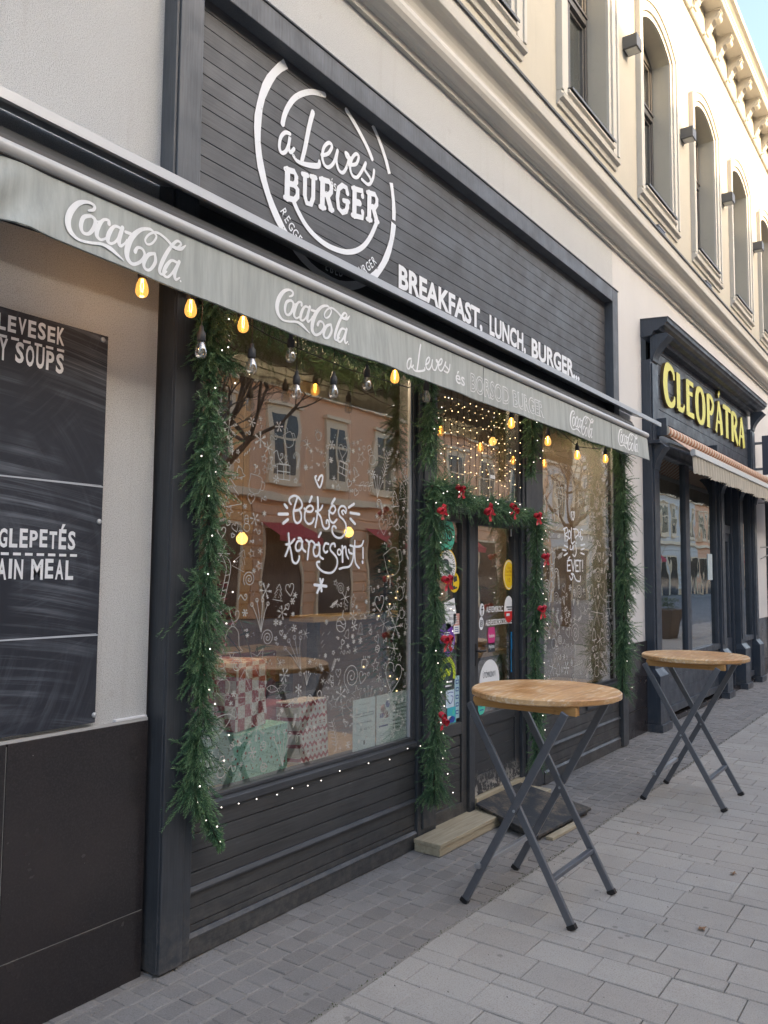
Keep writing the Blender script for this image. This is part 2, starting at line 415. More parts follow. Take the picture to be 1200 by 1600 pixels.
# ------------------------------------------------------------------ writing
_tc = {}
def glyphs(body, off=0.0, outline=False, ext=0.0):
    key = (body, off, outline, ext)
    if key in _tc: return _tc[key]
    cu = bpy.data.curves.new('t', 'FONT'); cu.body = body; cu.size = 1; cu.offset = off; cu.resolution_u = 3
    if outline: cu.fill_mode = 'NONE'; cu.bevel_depth = .030; cu.bevel_resolution = 0
    if ext: cu.extrude = ext
    o = bpy.data.objects.new('t', cu); COL.objects.link(o)
    dg = bpy.context.evaluated_depsgraph_get(); me = bpy.data.meshes.new_from_object(o.evaluated_get(dg))
    v = np.array([p.co[:] for p in me.vertices]).reshape(-1,3); f = [tuple(p.vertices) for p in me.polygons]
    bpy.data.objects.remove(o); bpy.data.curves.remove(cu); bpy.data.meshes.remove(me)
    _tc[key] = (v, f); return v, f
def text(mb, body, x0, x1, z0, z1, Y, off=0.0, mi=0, outline=False, map_=None, depth=0.0):
    v, f = glyphs(body, off, outline)
    if len(v) == 0: return
    lo, hi = v.min(0), v.max(0)
    u = (v[:,0]-lo[0])/max(1e-6, hi[0]-lo[0]); t = (v[:,1]-lo[1])/max(1e-6, hi[1]-lo[1])
    if map_: pts = [map_(a, b) for a, b in zip(u, t)]
    else: pts = [(x0+a*(x1-x0), Y - (c*.1 if outline else 0), z0+b*(z1-z0)) for a, b, c in zip(u, t, v[:,2])]
    if depth == 0: mb.add(pts, f, mi)
    else:                                            # solid letters: front, back and returns
        n = len(pts); back = [(x, y+depth, z) for x, y, z in pts]
        mb.add(pts, f, mi)
        cnt = {}
        for q in f:
            for i in range(len(q)):
                e = (q[i], q[(i+1)%len(q)]); k = tuple(sorted(e)); cnt.setdefault(k, []).append(e)
        side = [(e[0][1], e[0][0], e[0][0]+n, e[0][1]+n) for e in cnt.values() if len(e) == 1]
        mb.add(pts+back, side, mi+1)

_lay = [0]
def catmull(P, closed=False, sub=5):
    n = len(P); out = []
    if n < 3: return list(P)
    rngi = range(n if closed else n-1)
    for i in rngi:
        p = [P[(i+k-1) % n] if closed else P[min(max(i+k-1,0),n-1)] for k in range(4)]
        for j in range(sub):
            t = j/sub
            out.append(tuple(.5*((2*b)+(c-a)*t+(2*a-5*b+4*c-d)*t*t+(3*b-a-3*c+d)*t**3) for a,b,c,d in zip(*p)))
    out.append(tuple(P[0]) if closed else tuple(P[-1])); return out
def stroke(mb, P, width, Y, mi=0, closed=False, smooth=True, depth=0, sub=5, cap=True):
    """flat brush line on the plane y=Y through (x,z[,w]) points"""
    P = [tuple(p) + ((1.0,) if len(p) == 2 else ()) for p in P]
    Q = catmull(P, closed, sub) if smooth else P
    if len(Q) < 2: return
    _lay[0] = (_lay[0]+1) % 40; y = Y - _lay[0]*2e-5
    L = []; Rr = []
    n = len(Q)
    for i, (x, z, wd) in enumerate(Q):
        a = Q[max(i-1,0)]; b = Q[min(i+1,n-1)]
        if closed and i in (0, n-1): a = Q[n-2]; b = Q[1]
        dx, dz = b[0]-a[0], b[1]-a[1]; l = math.hypot(dx, dz) or 1
        nx, nz = -dz/l*width*wd/2, dx/l*width*wd/2
        L.append((x+nx, y-i*3e-6, z+nz)); Rr.append((x-nx, y-i*3e-6, z-nz))
    vs = L + Rr; fs = [(i, i+1, n+i+1, n+i) for i in range(n-1)]
    mb.add(vs, fs, mi)
    if cap and not closed:
        for i in (0, n-1):
            x, z, wd = Q[i]; r = width*wd/2
            c = [(x+r*math.cos(t*math.pi/4), y-i*3e-6-1e-5, z+r*math.sin(t*math.pi/4)) for t in range(8)]
            mb.add(c, [tuple(range(8))], mi)
def ell(cx, cz, rx, rz, rot=0, n=12):
    return [(cx+rx*math.cos(t)*math.cos(rot)-rz*math.sin(t)*math.sin(rot), cz+rx*math.cos(t)*math.sin(rot)+rz*math.sin(t)*math.cos(rot))
            for t in [2*math.pi*k/n for k in range(n)]]
def traced(lst, sc, ox, oy, Y):
    return [[PW(ox+p[0]*sc, oy+p[1]*sc, Y) + tuple(p[2:]) for p in s] for s in lst]
def disc(mb, cx, cz, rx, rz, Y, mi=0, n=28):
    mb.add([(cx+rx*math.cos(2*math.pi*k/n), Y, cz+rz*math.sin(2*math.pi*k/n)) for k in range(n)], [tuple(range(n))], mi)
def card(mb, x0, x1, z0, z1, Y, mi=0): mb.quad((x0,Y,z0),(x1,Y,z0),(x1,Y,z1),(x0,Y,z1), mi)

# ================================================================== SETTING
YW = 2.82                      # plaster wall face
def ground():
    m = MB(); m.quad((-300,-300,-.035),(400,-300,-.035),(400,300,-.035),(-300,300,-.035)); 
    m.build('ground', M['mortar'], kind='structure')
    m = MB(); m.box(-60,140,-12.2,-2.003,-.03,-.006)
    m.build('road', M['asphalt'], kind='structure')
    # concrete slab pavement: rows run away from the wall, one narrow row between each two wide ones
    r = random.Random(3); m = MB(); g = .0035; b = .004
    def slab(x0, x1, y0, y1, z):
        x0 += g/2+r.uniform(0,.0012); x1 -= g/2+r.uniform(0,.0012); y0 += g/2+r.uniform(0,.0012); y1 -= g/2
        tx, ty = r.uniform(-.0012,.0012), r.uniform(-.0012,.0012)
        vs = [(x0,y0,-.03),(x1,y0,-.03),(x1,y1,-.03),(x0,y1,-.03)]
        vs += [(x0,y0,z-b),(x1,y0,z-b),(x1,y1,z-b),(x0,y1,z-b)]
        vs += [(x0+b,y0+b,z-tx-ty),(x1-b,y0+b,z+tx-ty),(x1-b,y1-b,z+tx+ty),(x0+b,y1-b,z-tx+ty)]
        fs = [(8,9,10,11)]
        for k in (0,4):
            for i in range(4): fs.append((k+i,k+(i+1)%4,k+4+(i+1)%4,k+4+i))
        m.add(vs, fs)
    x = -2.855+.3; k = 0
    seq = [.098,.196,.194]; ph = 0
    x0 = 3.042-.488*12
    while x0 < 34:
        wd = seq[ph%3]; L = .196 if ph%3 == 0 else .291
        y = 2.018; first = r.choice([.35,.62,1.0])*L if ph%3 else r.choice([.5,1.0])*L
        while y > -2.0:
            l = first if first else L; first = 0
            slab(x0, x0+wd, max(y-l,-2.0), y, r.uniform(-.0015,.0015)); y -= l
        x0 += wd; ph += 1
    m.build('pavement', M['slab'], kind='structure', fix=False)
    # strip of small basalt setts along the wall
    m = MB(); r = random.Random(5)
    nrow = 8; y0, y1 = 2.028, 2.86; rh = (y1-y0)/nrow
    for j in range(nrow):
        x = .2+r.uniform(0,.1); ya = y0+j*rh; yb = ya+rh
        while x < 26:
            wd = r.uniform(.080,.130); g = .004; h = r.uniform(-.0025,.0015); n = 8
            xa, xb = x+g, x+wd-g; a_, b_ = ya+g, yb-g; J = lambda: r.uniform(-.005,.005); e = .007
            ring = [(xa+e,a_),(xb-e,a_),(xb,a_+e),(xb,b_-e),(xb-e,b_),(xa+e,b_),(xa,b_-e),(xa,a_+e)]
            jj = [(J(),J()) for _ in range(4)]; ring = [(px_+jj[q//2][0]+J()*.3, py_+jj[q//2][1]+J()*.3) for q,(px_,py_) in enumerate(ring)]
            cx, cy = sum(p[0] for p in ring)/8, sum(p[1] for p in ring)/8; tx, ty = r.uniform(-.02,.02), r.uniform(-.02,.02)
            vs = [(a,b,-.03) for a,b in ring]+[(a,b,h-.003) for a,b in ring]+[(cx+(a-cx)*.90,cy+(b-cy)*.90,h+(a-cx)*tx+(b-cy)*ty) for a,b in ring]
            fs = [tuple(range(16,24))]
            for q in (0,n):
                for k in range(n): fs.append((q+k,q+(k+1)%n,q+n+(k+1)%n,q+n+k))
            m.add(vs, fs); x += wd
    m.build('cobble_strip', M['sett'], kind='structure', fix=False)
    m = MB(); m.box(-2,26,2.019,2.9,-.03,-.0045); m.build('cobble_bedding', M['mortar'], kind='structure')
    # moss, grit and crumbs along the joints: nobody could count it
    m = MB(); r = random.Random(9)
    for i in range(2600):
        q = r.random(); x = r.uniform(1.4,12)
        if q < .5: y = 2.023+r.gauss(0,.009)
        elif q < .85: y = 2.74-abs(r.gauss(0,.03))
        else: y = r.uniform(1.2,2.7)
        s = r.uniform(.0015,.005)
        m.add([(x-s,y-s,.0005),(x+s,y-s*.6,.0005),(x+s*.5,y+s,.0005),(x,y,s*1.1+.001)], [(0,1,3),(1,2,3),(2,0,3)], 1 if (q < .5 and r.random() < .5) else 0)
    m.build('joint_grit', [mat_simple('pale_grit', (.25,.23,.20), .9, var=.4), mat_simple('moss', (.07,.085,.03), .9, var=.4)], kind='stuff',
            label='pale grit and moss lying along the wall foot and paving joint', cat='grit', fix=False)
ground()

def leaf(x, y, rot, s, lab):
    n = 9; pts = []
    for k in range(n):
        t = 2*math.pi*k/n; rr = s*(1 if k%2 else .55)
        pts.append((x+math.cos(t+rot)*rr*1.3, y+math.sin(t+rot)*rr, .006+.012*((k*37)%5)/5))
    m = MB(); m.add(pts+[(x,y,.012)], [(k,(k+1)%n,n) for k in range(n)])
    bot = [(a,b,c-.0012) for a,b,c in pts+[(x,y,.012)]]; m.add(bot, [((k+1)%n,k,n) for k in range(n)])
    m.build('dry_leaf', M['leaf'], label=lab, cat='leaf', group='dry leaves on the pavement', fix=False)
M['leaf'] = mat_simple('dry_leaf', (.22,.12,.06), .8, var=.4)
leaf(*PG(1097,1453,0), .5, .022, 'pale brown dry leaf on the slabs right of the near table')
leaf(*PG(1146,1367,0), 1.3, .02, 'dark curled leaf on the slabs between the two tables')
leaf(*PG(997,1304,0), 2.1, .012, 'small dark leaf scrap by the edge of the cobbles')

# ================================================================== OUR BUILDING
BLD = thing('town_house', (8,YW,0), 'long white two storey building with arched windows and scrolled brackets under its cornice', 'building')
def building():
    T = .45
    # ground floor wall round the two shopfronts
    m = MB()
    m.box(-8,2.24,YW,YW+T,0,5.0); m.box(2.24,7.93,YW,YW+T,4.40,5.0)
    m.build('ground_floor_wall', M['plaster'], BLD)
    m = MB(); m.box(7.93,8.80,YW,YW+T,0,5.0); m.box(8.80,14.25,YW,YW+T,4.35,5.0); m.box(14.25,15.5,YW,YW+T,0,5.0)
    m.box(15.5,19,YW,YW+T,3.2,5.0); m.box(15.5,19,YW,YW+T,0,.5); m.box(19,32,YW,YW+T,0,5.0)
    m.box(15.5,19,YW+T-.05,YW+T,.5,3.2)
    m.build('smooth_ground_floor_wall', M['render_low'], BLD)
    # polished stone plinth, joints left open
    for x0, x1, zt_ in ((-2,1.617,1.03),(1.622,2.236,1.03),(8.00,8.80,.955),(14.26,15.5,.955)):
        for za, zb_ in ((.268,zt_),(0,.262)): m = MB(); m.box(x0,x1,2.80,YW-.001,za,zb_); m.build('stone_panel', M['stone'], BLD, bevel=.0015)
    m = MB(); m.box(-2,2.236,2.803,YW-.0005,1.031,1.043); m.box(-2,2.236,2.806,YW-.0006,.2622,.2678); m.box(1.6172,1.6218,2.806,YW-.0007,.02,1.02)
    m.build('plinth_grout', mat_simple('pale_grout', (.42,.42,.41), .9), BLD)
    # upper wall with segmental arched openings
    m = MB(); zb, zs, rise, zt = 6.10, 8.11, .17, 10.0; hw = .53; x0 = -4; D = .30
    cs = [5.08+2.22*k for k in range(-3, 9)]
    edges = [x0]
    for c in cs: edges += [c-hw, c+hw]
    edges.append(32)
    for i in range(0, len(edges), 2): m.quad((edges[i],YW,5.0),(edges[i+1],YW,5.0),(edges[i+1],YW,zt),(edges[i],YW,zt))
    def arch(c, k, n=14):
        R = (hw*hw+rise*rise)/(2*rise); x = c-hw+2*hw*k/n
        return x, zs-(R-rise)+math.sqrt(R*R-(x-c)**2)
    for c in cs:
        m.quad((c-hw,YW,5.0),(c+hw,YW,5.0),(c+hw,YW,zb),(c-hw,YW,zb))
        n = 14
        for k in range(n):
            (xa,za),(xb,zb2) = arch(c,k), arch(c,k+1)
            m.quad((xa,YW,za),(xb,YW,zb2),(xb,YW,zt),(xa,YW,zt))
            m.quad((xa,YW,za),(xa,YW+D,za),(xb,YW+D,zb2),(xb,YW,zb2))
        for s in (-1,1): m.quad((c+s*hw,YW,zb),(c+s*hw,YW+D,zb),(c+s*hw,YW+D,zs),(c+s*hw,YW,zs))
        m.quad((c-hw,YW,zb),(c+hw,YW,zb),(c+hw,YW+D,zb),(c-hw,YW+D,zb))
    m.box(-4,32,YW+.9,YW+1.0,5.0,10.0); m.box(-4,-3.9,YW,YW+1,5,10); m.box(31.9,32,YW,YW+1,5,10)
    m.build('upper_wall', M['render'], BLD, fix=False)
    # string course
    pr = [(YW,4.99),(2.79,4.99),(2.785,5.03),(2.76,5.035)]
    for k in range(9): t = -math.pi/2+math.pi*k/8; pr.append((2.755-.085*math.cos(t), 5.125+.085*math.sin(t)))
    pr += [(2.765,5.215),(2.765,5.235),(2.75,5.24)]
    for k in range(7): t = math.pi/2*k/6; pr.append((2.75-.10*(1-math.cos(t)), 5.24+.13*math.sin(t)))
    pr += [(2.645,5.375),(2.64,5.50),(YW,5.50)]
    m = MB(); m.extrude_x(pr, -4, 32, 0); m.build('string_course', M['trim'], BLD)
    m = MB(); m.extrude_x([(2.625,5.485),(2.622,5.502),(2.63,5.512),(YW-.001,5.548),(YW-.001,5.54),(2.639,5.5015),(2.637,5.485)], -4, 32)
    m.build('flashing', M['hood_dark'], BLD)
    # cornice: small roll, soffit, corona and gutter edge
    m = MB()
    m.extrude_x([(YW,9.44),(2.79,9.44),(2.775,9.455),(2.772,9.475),(2.785,9.495),(YW,9.50)], -4, 32)
    m.extrude_x([(YW,9.97),(2.78,9.955),(2.56,9.955),(2.548,9.965),(2.548,10.03),(2.535,10.04),(2.53,10.075),(2.50,10.10),(2.455,10.12),(2.445,10.15),(2.445,10.175),(YW+.4,10.25),(YW+.4,9.97)], -4, 32)
    m.build('cornice', M['trim'], BLD)
    m = MB(); m.lathe((8.34,2.772,9.468), [(.0,-.03),(.022,-.02),(.026,0),(.022,.02),(0,.03)], 8); ro = m.build('roll_ornament', M['trim'], BLD)
    for k in list(range(-4,0))+list(range(1,26)): c = ro.copy(); COL.objects.link(c); c.parent = BLD; c.location.x += .68*k
    # scrolled brackets
    def bracket(x):
        hwid = .075
        m = MB(); pro = [(YW,9.945),(2.60,9.945),(2.595,9.915),(2.615,9.905)]
        for k in range(11): t = R_(70)-R_(200)*k/10; pro.append((2.655-.048*math.cos(t)*1.0, 9.855+.052*math.sin(t)))
        pro += [(2.70,9.80),(2.735,9.775),(2.75,9.73),(2.775,9.70),(2.80,9.655),(YW,9.65)]
        m.extrude_x(pro, x-hwid, x+hwid); m.box(x-hwid-.02,x+hwid+.02,2.585,YW-.001,9.9455,9.957-.0025)
        for s in (-1,1):
            pts = [(x+s*hwid, 2.66-.034*math.exp(-.16*k)*math.cos(.75*k), 9.858+.034*math.exp(-.16*k)*math.sin(.75*k)) for k in range(14)]
            m.tube(pts, .007, 5)
            pts = [(x+s*hwid, 2.77-.028*math.exp(-.18*k)*math.cos(-.8*k+2), 9.735+.028*math.exp(-.18*k)*math.sin(-.8*k+2)) for k in range(12)]
            m.tube(pts, .006, 5)
            m.tube([(x+s*hwid,2.62,9.90),(x+s*hwid,2.70,9.815),(x+s*hwid,2.75,9.76),(x+s*hwid,2.795,9.68)], .007, 5)
            m.tube([(x+s*hwid,2.635,9.925),(x+s*hwid,2.72,9.86),(x+s*hwid,2.79,9.82)], .006, 5)
        m.lathe((x,2.628,9.925), [(0,-.05),(.02,-.04),(.026,-.015),(.018,.012),(0,.018)], 8)
        return m.build('cornice_bracket', M['trim'], BLD)
    b0 = bracket(8.0)
    for k in list(range(-4,0))+list(range(1,26)):
        c = b0.copy(); COL.objects.link(c); c.parent = BLD; c.location.x += .68*k
    # windows: surround, sash, panes, curtains, sill
    cx = 9.52
    so = hw+.19
    m = MB()
    def ringpoly(hi, ho, zlo, y0, y1):          # arched surround between half widths hi..ho
        n = 12; inner = []; outer = []
        for k in range(n+1):
            s = -1+2*k/n; R = (hw*hw+rise*rise)/(2*rise)
            xi = s*hi; zi = zs-(R-rise)+math.sqrt(max(0,(R+hi-hw)**2-xi*xi)); inner.append((cx+xi, zi))
            xo = s*ho; zo = zs-(R-rise)+math.sqrt(max(0,(R+ho-hw)**2-xo*xo)); outer.append((cx+xo, zo))
        inner = [(cx-hi,zlo)]+inner+[(cx+hi,zlo)]; outer = [(cx-ho,zlo)]+outer+[(cx+ho,zlo)]
        N = len(inner)
        vs = [(x,y0,z) for x,z in inner]+[(x,y0,z) for x,z in outer]+[(x,y1,z) for x,z in inner]+[(x,y1,z) for x,z in outer]
        fs = []
        for i in range(N-1):
            fs += [(i,i+1,N+i+1,N+i),(N+i,N+i+1,3*N+i+1,3*N+i),(i+1,i,2*N+i,2*N+i+1)]
        fs += [(0,N,3*N,2*N),(N-1,2*N-1,4*N-1,3*N-1)]
        m.add(vs, fs)
    ringpoly(hw+.002, hw+.065, 6.06, 2.795, YW+.01); ringpoly(hw+.067, so-.02, 5.99, 2.775, YW+.01); ringpoly(so-.018, so+.03, 5.99, 2.76, YW+.01)
    m.extrude_x([(YW,5.86),(2.80,5.86),(2.79,5.90),(2.755,5.915),(2.75,5.94),(2.77,5.95),(2.775,5.985),(YW,5.985)], cx-so-.03, cx+so+.03)
    m.extrude_x([(YW,5.99),(2.785,5.99),(2.78,6.02),(2.755,6.03),(2.755,6.055),(YW,6.06)], cx-hw-.07, cx+hw+.07)
    sur = m.build('window', M['trim'], BLD)
    m = MB(); m.extrude_x([(YW+.28,6.105),(YW+.28,6.125),(2.735,6.085),(2.735,6.062),(2.742,6.062),(2.742,6.078),(YW,6.094)], cx-hw-.04, cx+hw+.04)
    m.build('sill', M['hood_dark'], sur)
    yf = YW+.20
    m = MB(); fw = .06
    m.box(cx-hw,cx-hw+fw,yf,yf+.07,6.11,8.30); m.box(cx+hw-fw,cx+hw,yf,yf+.07,6.11,8.30)
    m.box(cx-hw+fw,cx+hw-fw,yf,yf+.07,6.125,6.19); m.box(cx-hw+fw,cx+hw-fw,yf-.02,yf+.07,7.36,7.47); m.box(cx-hw+fw,cx+hw-fw,yf-.035,yf-.02,7.43,7.46)
    m.box(cx-.045,cx+.045,yf-.01,yf+.06,6.19,7.36); m.box(cx-.04,cx+.04,yf-.01,yf+.06,7.47,8.20); m.box(cx-hw+fw,cx+hw-fw,yf,yf+.07,8.08,8.31)
    for a,b in ((cx-hw+fw,cx-.045),(cx+.045,cx+hw-fw)):
        for z0,z1 in ((6.19,7.36),(7.47,8.08)):
            m.box(a,a+.035,yf+.015,yf+.05,z0,z1); m.box(b-.035,b,yf+.015,yf+.05,z0,z1); m.box(a+.035,b-.035,yf+.015,yf+.05,z0,z0+.035); m.box(a+.035,b-.035,yf+.015,yf+.05,z1-.035,z1)
    m.build('frame', mat_simple('grey_window_paint', (.075,.072,.07), .45), sur, bevel=.003)
    m = MB(); m.box(cx-hw+fw,cx+hw-fw,yf+.03,yf+.034,6.19,8.10); m.build('pane', M['glass_up'], sur)
    m = MB(); r = random.Random(4)
    for s in (-1,1):
        n = 16; v = []
        for k in range(n+1):
            x = cx+s*(.05+.43*k/n); v.append((x, yf+.16+.018*math.sin(k*1.9)))
        m.add([(x,y,6.12) for x,y in v]+[(x,y,8.2) for x,y in v], [(k,k+1,n+2+k,n+1+k) for k in range(n)], 0, True)
    m.build('curtain', mat_simple('net_curtain', (.55,.53,.48), .9), sur, fix=False)
    for k in list(range(-5,0))+list(range(1,7)):
        c = copy_tree(sur, BLD); c.location.x += 2.22*k
        for q in c.children:
            if q.name.startswith('curtain'): q.location.x += r.uniform(-.16,.16); q.location.y += r.uniform(-.05,.25)
    # grilles below the string windows
    for x in (9.58,11.80):
        m = MB(); m.box(x-.14,x+.14,YW-.012,YW-.001,5.62,5.80,1)
        for k in range(8): m.box(x-.135+.036*k,x-.123+.036*k,YW-.024,YW-.0125,5.62,5.80)
        for k in range(6): m.box(x-.14,x+.14,YW-.03,YW-.0245,5.625+.032*k,5.636+.032*k)
        m.build('vent_grille', [M['steel'],M['black']], BLD)
building()

# cube wall lamps between the upper windows
def wall_lamps():
    labs = ['grey cube wall lamp left of the first full arched window, highest in the photo','second grey cube wall lamp, above the left vent grille',
            'third grey cube wall lamp, counted down from the sky end','fourth grey cube wall lamp, nearly at the right edge of the photo']
    base = None
    for k, lab in enumerate(labs):
        x = 8.42+2.22*k
        if base is None:
            base = thing('wall_lamp', (x,YW,7.42), lab, 'wall lamp', 'cube lamps on the upper wall')
            m = MB(); m.box(x-.085,x+.085,2.66,YW-.001,7.36,7.50); m.build('housing', M['hood_dark'], base, bevel=.004)
            m = MB(); m.box(x-.062,x+.062,2.675,YW-.02,7.352,7.3595); m.build('diffuser', mat_simple('frosted_lens', (.55,.55,.52), .4), base)
            m = MB(); m.box(x-.06,x+.06,YW-.012,YW-.0015,7.50,7.515); m.build('wall_plate', M['hood_dark'], base)
        else:
            c = copy_tree(base); c.location.x = x; c['label'] = lab
wall_lamps()

# ================================================================== ACROSS THE STREET (seen only as reflections in the glass)
M['stucco'] = mat_plaster('ochre_stucco', (.86,.45,.20), (.28,.19,.13), .15, 60, .05)
M['stucco2'] = mat_plaster('rose_stucco', (.82,.46,.28), (.30,.2,.17), .15, 60, .05)
M['stucco3'] = mat_plaster('grey_stucco', (.66,.60,.54), (.28,.27,.25), .15, 60, .05)
M['pale_trim'] = mat_simple('pale_stone_trim', (.82,.62,.42), .8)
M['dark_pane'] = mat_simple('dark_pane', (.03,.035,.04), .08)
M['shopred'] = mat_simple('red_shop_cloth', (.45,.03,.05), .7)
def opposite(x0, x1, mat, lab, seed, red):
    r = random.Random(seed); Y = -15.0; H = 13.95
    t = thing('facing_house', ((x0+x1)/2, Y, 0), lab, 'building', 'houses across the street')
    m = MB(); m.box(x0,x1,Y-9,Y,0,H); m.build('wall', mat, t)
    m = MB()
    for k in range(9): m.box(x0+.02,x1-.02,Y,Y+.06,.5+.42*k,.5+.42*k+.36)
    m.build('banded_stonework', mat, t, bevel=.02)
    m = MB(); m.box(x0-.02,x1+.02,Y,Y+.30,4.35,4.60); m.box(x0-.02,x1+.02,Y,Y+.2,8.5,8.7); m.box(x0-.02,x1+.02,Y-.1,Y+.5,H-.35,H)
    m.build('moulding', M['pale_trim'], t)
    n = int((x1-x0)/2.9); st = (x1-x0)/n; cnt = 0
    for k in range(n):
        c = x0+st*(k+.5)
        if cnt < 14 or True:
            for (z0, hh) in ((5.3,2.2),(9.3,2.1)):
                m = MB(); m.box(c-.75,c+.75,Y,Y+.12,z0-.25,z0+hh+.3); m.box(c-.85,c+.85,Y,Y+.25,z0+hh+.3,z0+hh+.42); m.box(c-.8,c+.8,Y,Y+.22,z0-.35,z0-.25)
                f = m.build('window', M['pale_trim'], t)
                m = MB(); m.box(c-.55,c+.55,Y+.121,Y+.125,z0,z0+hh); m.build('pane', M['dark_pane'], f)
                m = MB(); m.box(c-.04,c+.04,Y+.126,Y+.16,z0,z0+hh); m.box(c-.55,c+.55,Y+.126,Y+.15,z0+hh*.62,z0+hh*.62+.08); m.build('sash', M['pale_trim'], f)
            m = MB(); m.box(c-1.0,c+1.0,Y+.0605,Y+.09,.02,3.3); s = m.build('shop_window', M['dark_pane'], t)
            m = MB(); m.box(c-1.1,c-1.0,Y,Y+.14,0,3.4); m.box(c+1.0,c+1.1,Y,Y+.14,0,3.4); m.box(c-1.0,c+1.0,Y,Y+.14,3.3,3.4); m.build('shop_frame', M['pale_trim'], s)
            if k in red:
                m = MB(); m.add([(c-1.2,Y+.1,3.55),(c+1.2,Y+.1,3.55),(c+1.2,Y+1.1,2.95),(c-1.2,Y+1.1,2.95),(c+1.2,Y+1.1,2.72),(c-1.2,Y+1.1,2.72)], [(0,1,2,3),(3,2,4,5)])
                m.build('shop_awning', M['shopred'], t)
opposite(-30, 4.06, M['stucco3'], 'grey house across the street, furthest to the left in the glass', 1, (2,))
opposite(4.06, 20.6, M['stucco'], 'ochre house with red awnings across the street, mirrored in the large shop window', 2, (1,3,5))
opposite(20.61, 46, M['stucco2'], 'rose coloured house across the street further along', 3, (0,2,4))
opposite(46.01, 80, M['stucco3'], 'grey house across the street mirrored in the far shop glass', 4, (3,6))
opposite(80.01, 125, M['stucco2'], 'rose coloured house at the far end of the opposite row', 5, (2,5,9))

def bare_tree(x, y, h, seed, lab, lean=0.0):
    r = random.Random(seed)
    t = thing('bare_tree', (x,y,0), lab, 'tree', 'bare street trees')
    trunk = MB(); crown = MB()
    pts = [(x+lean*s, y, h*.42*s) for s in (0,.3,.6,1)]
    trunk.tube(pts, [.15,.13,.12,.10], 8)
    def branch(p, d, L, rad, lev):
        q = [Vector(p)]; dd = Vector(d)
        for k in range(4):
            dd = (dd+Vector((r.gauss(0,.16), r.gauss(0,.16), r.gauss(.05,.12)))).normalized(); q.append(q[-1]+dd*L/4)
        crown.tube(q, [rad, rad*.85, rad*.7, rad*.55, rad*.4], 5 if lev < 2 else 3, caps=False)
        if lev < 4:
            for k in range(4 if lev else 5):
                b = q[r.choice((2,3,4,4))]; nd = (dd+Vector((r.gauss(0,.65), r.gauss(0,.65), r.gauss(.12,.4)))).normalized()
                branch(b, nd, L*r.uniform(.58,.8), rad*.5, lev+1)
    for k in range(5):
        a = 2*math.pi*k/5+r.uniform(-.4,.4)
        branch(pts[-1], Vector((math.cos(a)*.8, math.sin(a)*.8, .9)).normalized(), h*.27, .075, 0)
    trunk.build('trunk', M['bark'], t); crown.build('crown', M['bark'], t, fix=False)
bare_tree(9.6, -5.0, 7.5, 11, 'bare branching tree mirrored in the left part of the large window')
bare_tree(25.0, -5.0, 7.5, 23, 'bare tree mirrored in the narrow right window', .5)
def planter(x, y):
    t = thing('planter', (x,y,0), 'brown stone planter with a young sapling, mirrored in the far shop glass', 'planter')
    m = MB(); m.add([(x+a*k,y+b*k,z) for z,k in ((0,.42),(.75,.55)) for a,b in ((-1,-1),(1,-1),(1,1),(-1,1))], [(0,1,5,4),(1,2,6,5),(2,3,7,6),(3,0,4,7),(4,5,6,7),(3,2,1,0)])
    m.build('pot', mat_simple('planter_concrete', (.16,.12,.09), .9), t, bevel=.02)
    m = MB(); m.tube([(x,y,.7),(x+.02,y,1.6),(x-.03,y,2.6),(x+.03,y,3.6)], [.03,.025,.02,.01], 6)
    for z, dx, dy in ((2.0,.5,.1),(2.3,-.5,.2),(2.7,.4,-.2),(3.0,-.35,-.1)): m.tube([(x,y,z),(x+dx*.5,y+dy,z+.35),(x+dx,y+dy*1.5,z+.55)], [.012,.009,.004], 4)
    m.build('sapling', mat_simple('young_bark', (.30,.18,.08), .8), t)
    m = MB(); r = random.Random(6)
    for k in range(260):
        a, b, s = x+r.uniform(-.5,.5), y+r.uniform(-.5,.5), r.uniform(.03,.07); z = .75+r.uniform(0,.3)
        m.add([(a-s,b,z),(a,b-s*.5,z+.03),(a+s,b,z),(a,b+s*.5,z+.05)], [(0,1,2),(0,2,3)])
    m.build('foliage', M['leafgreen'], t, fix=False)
M['leafgreen'] = mat_simple('leaf_green', (.08,.13,.04), .6, var=.4, sc=30)
planter(22.2, -1.2)

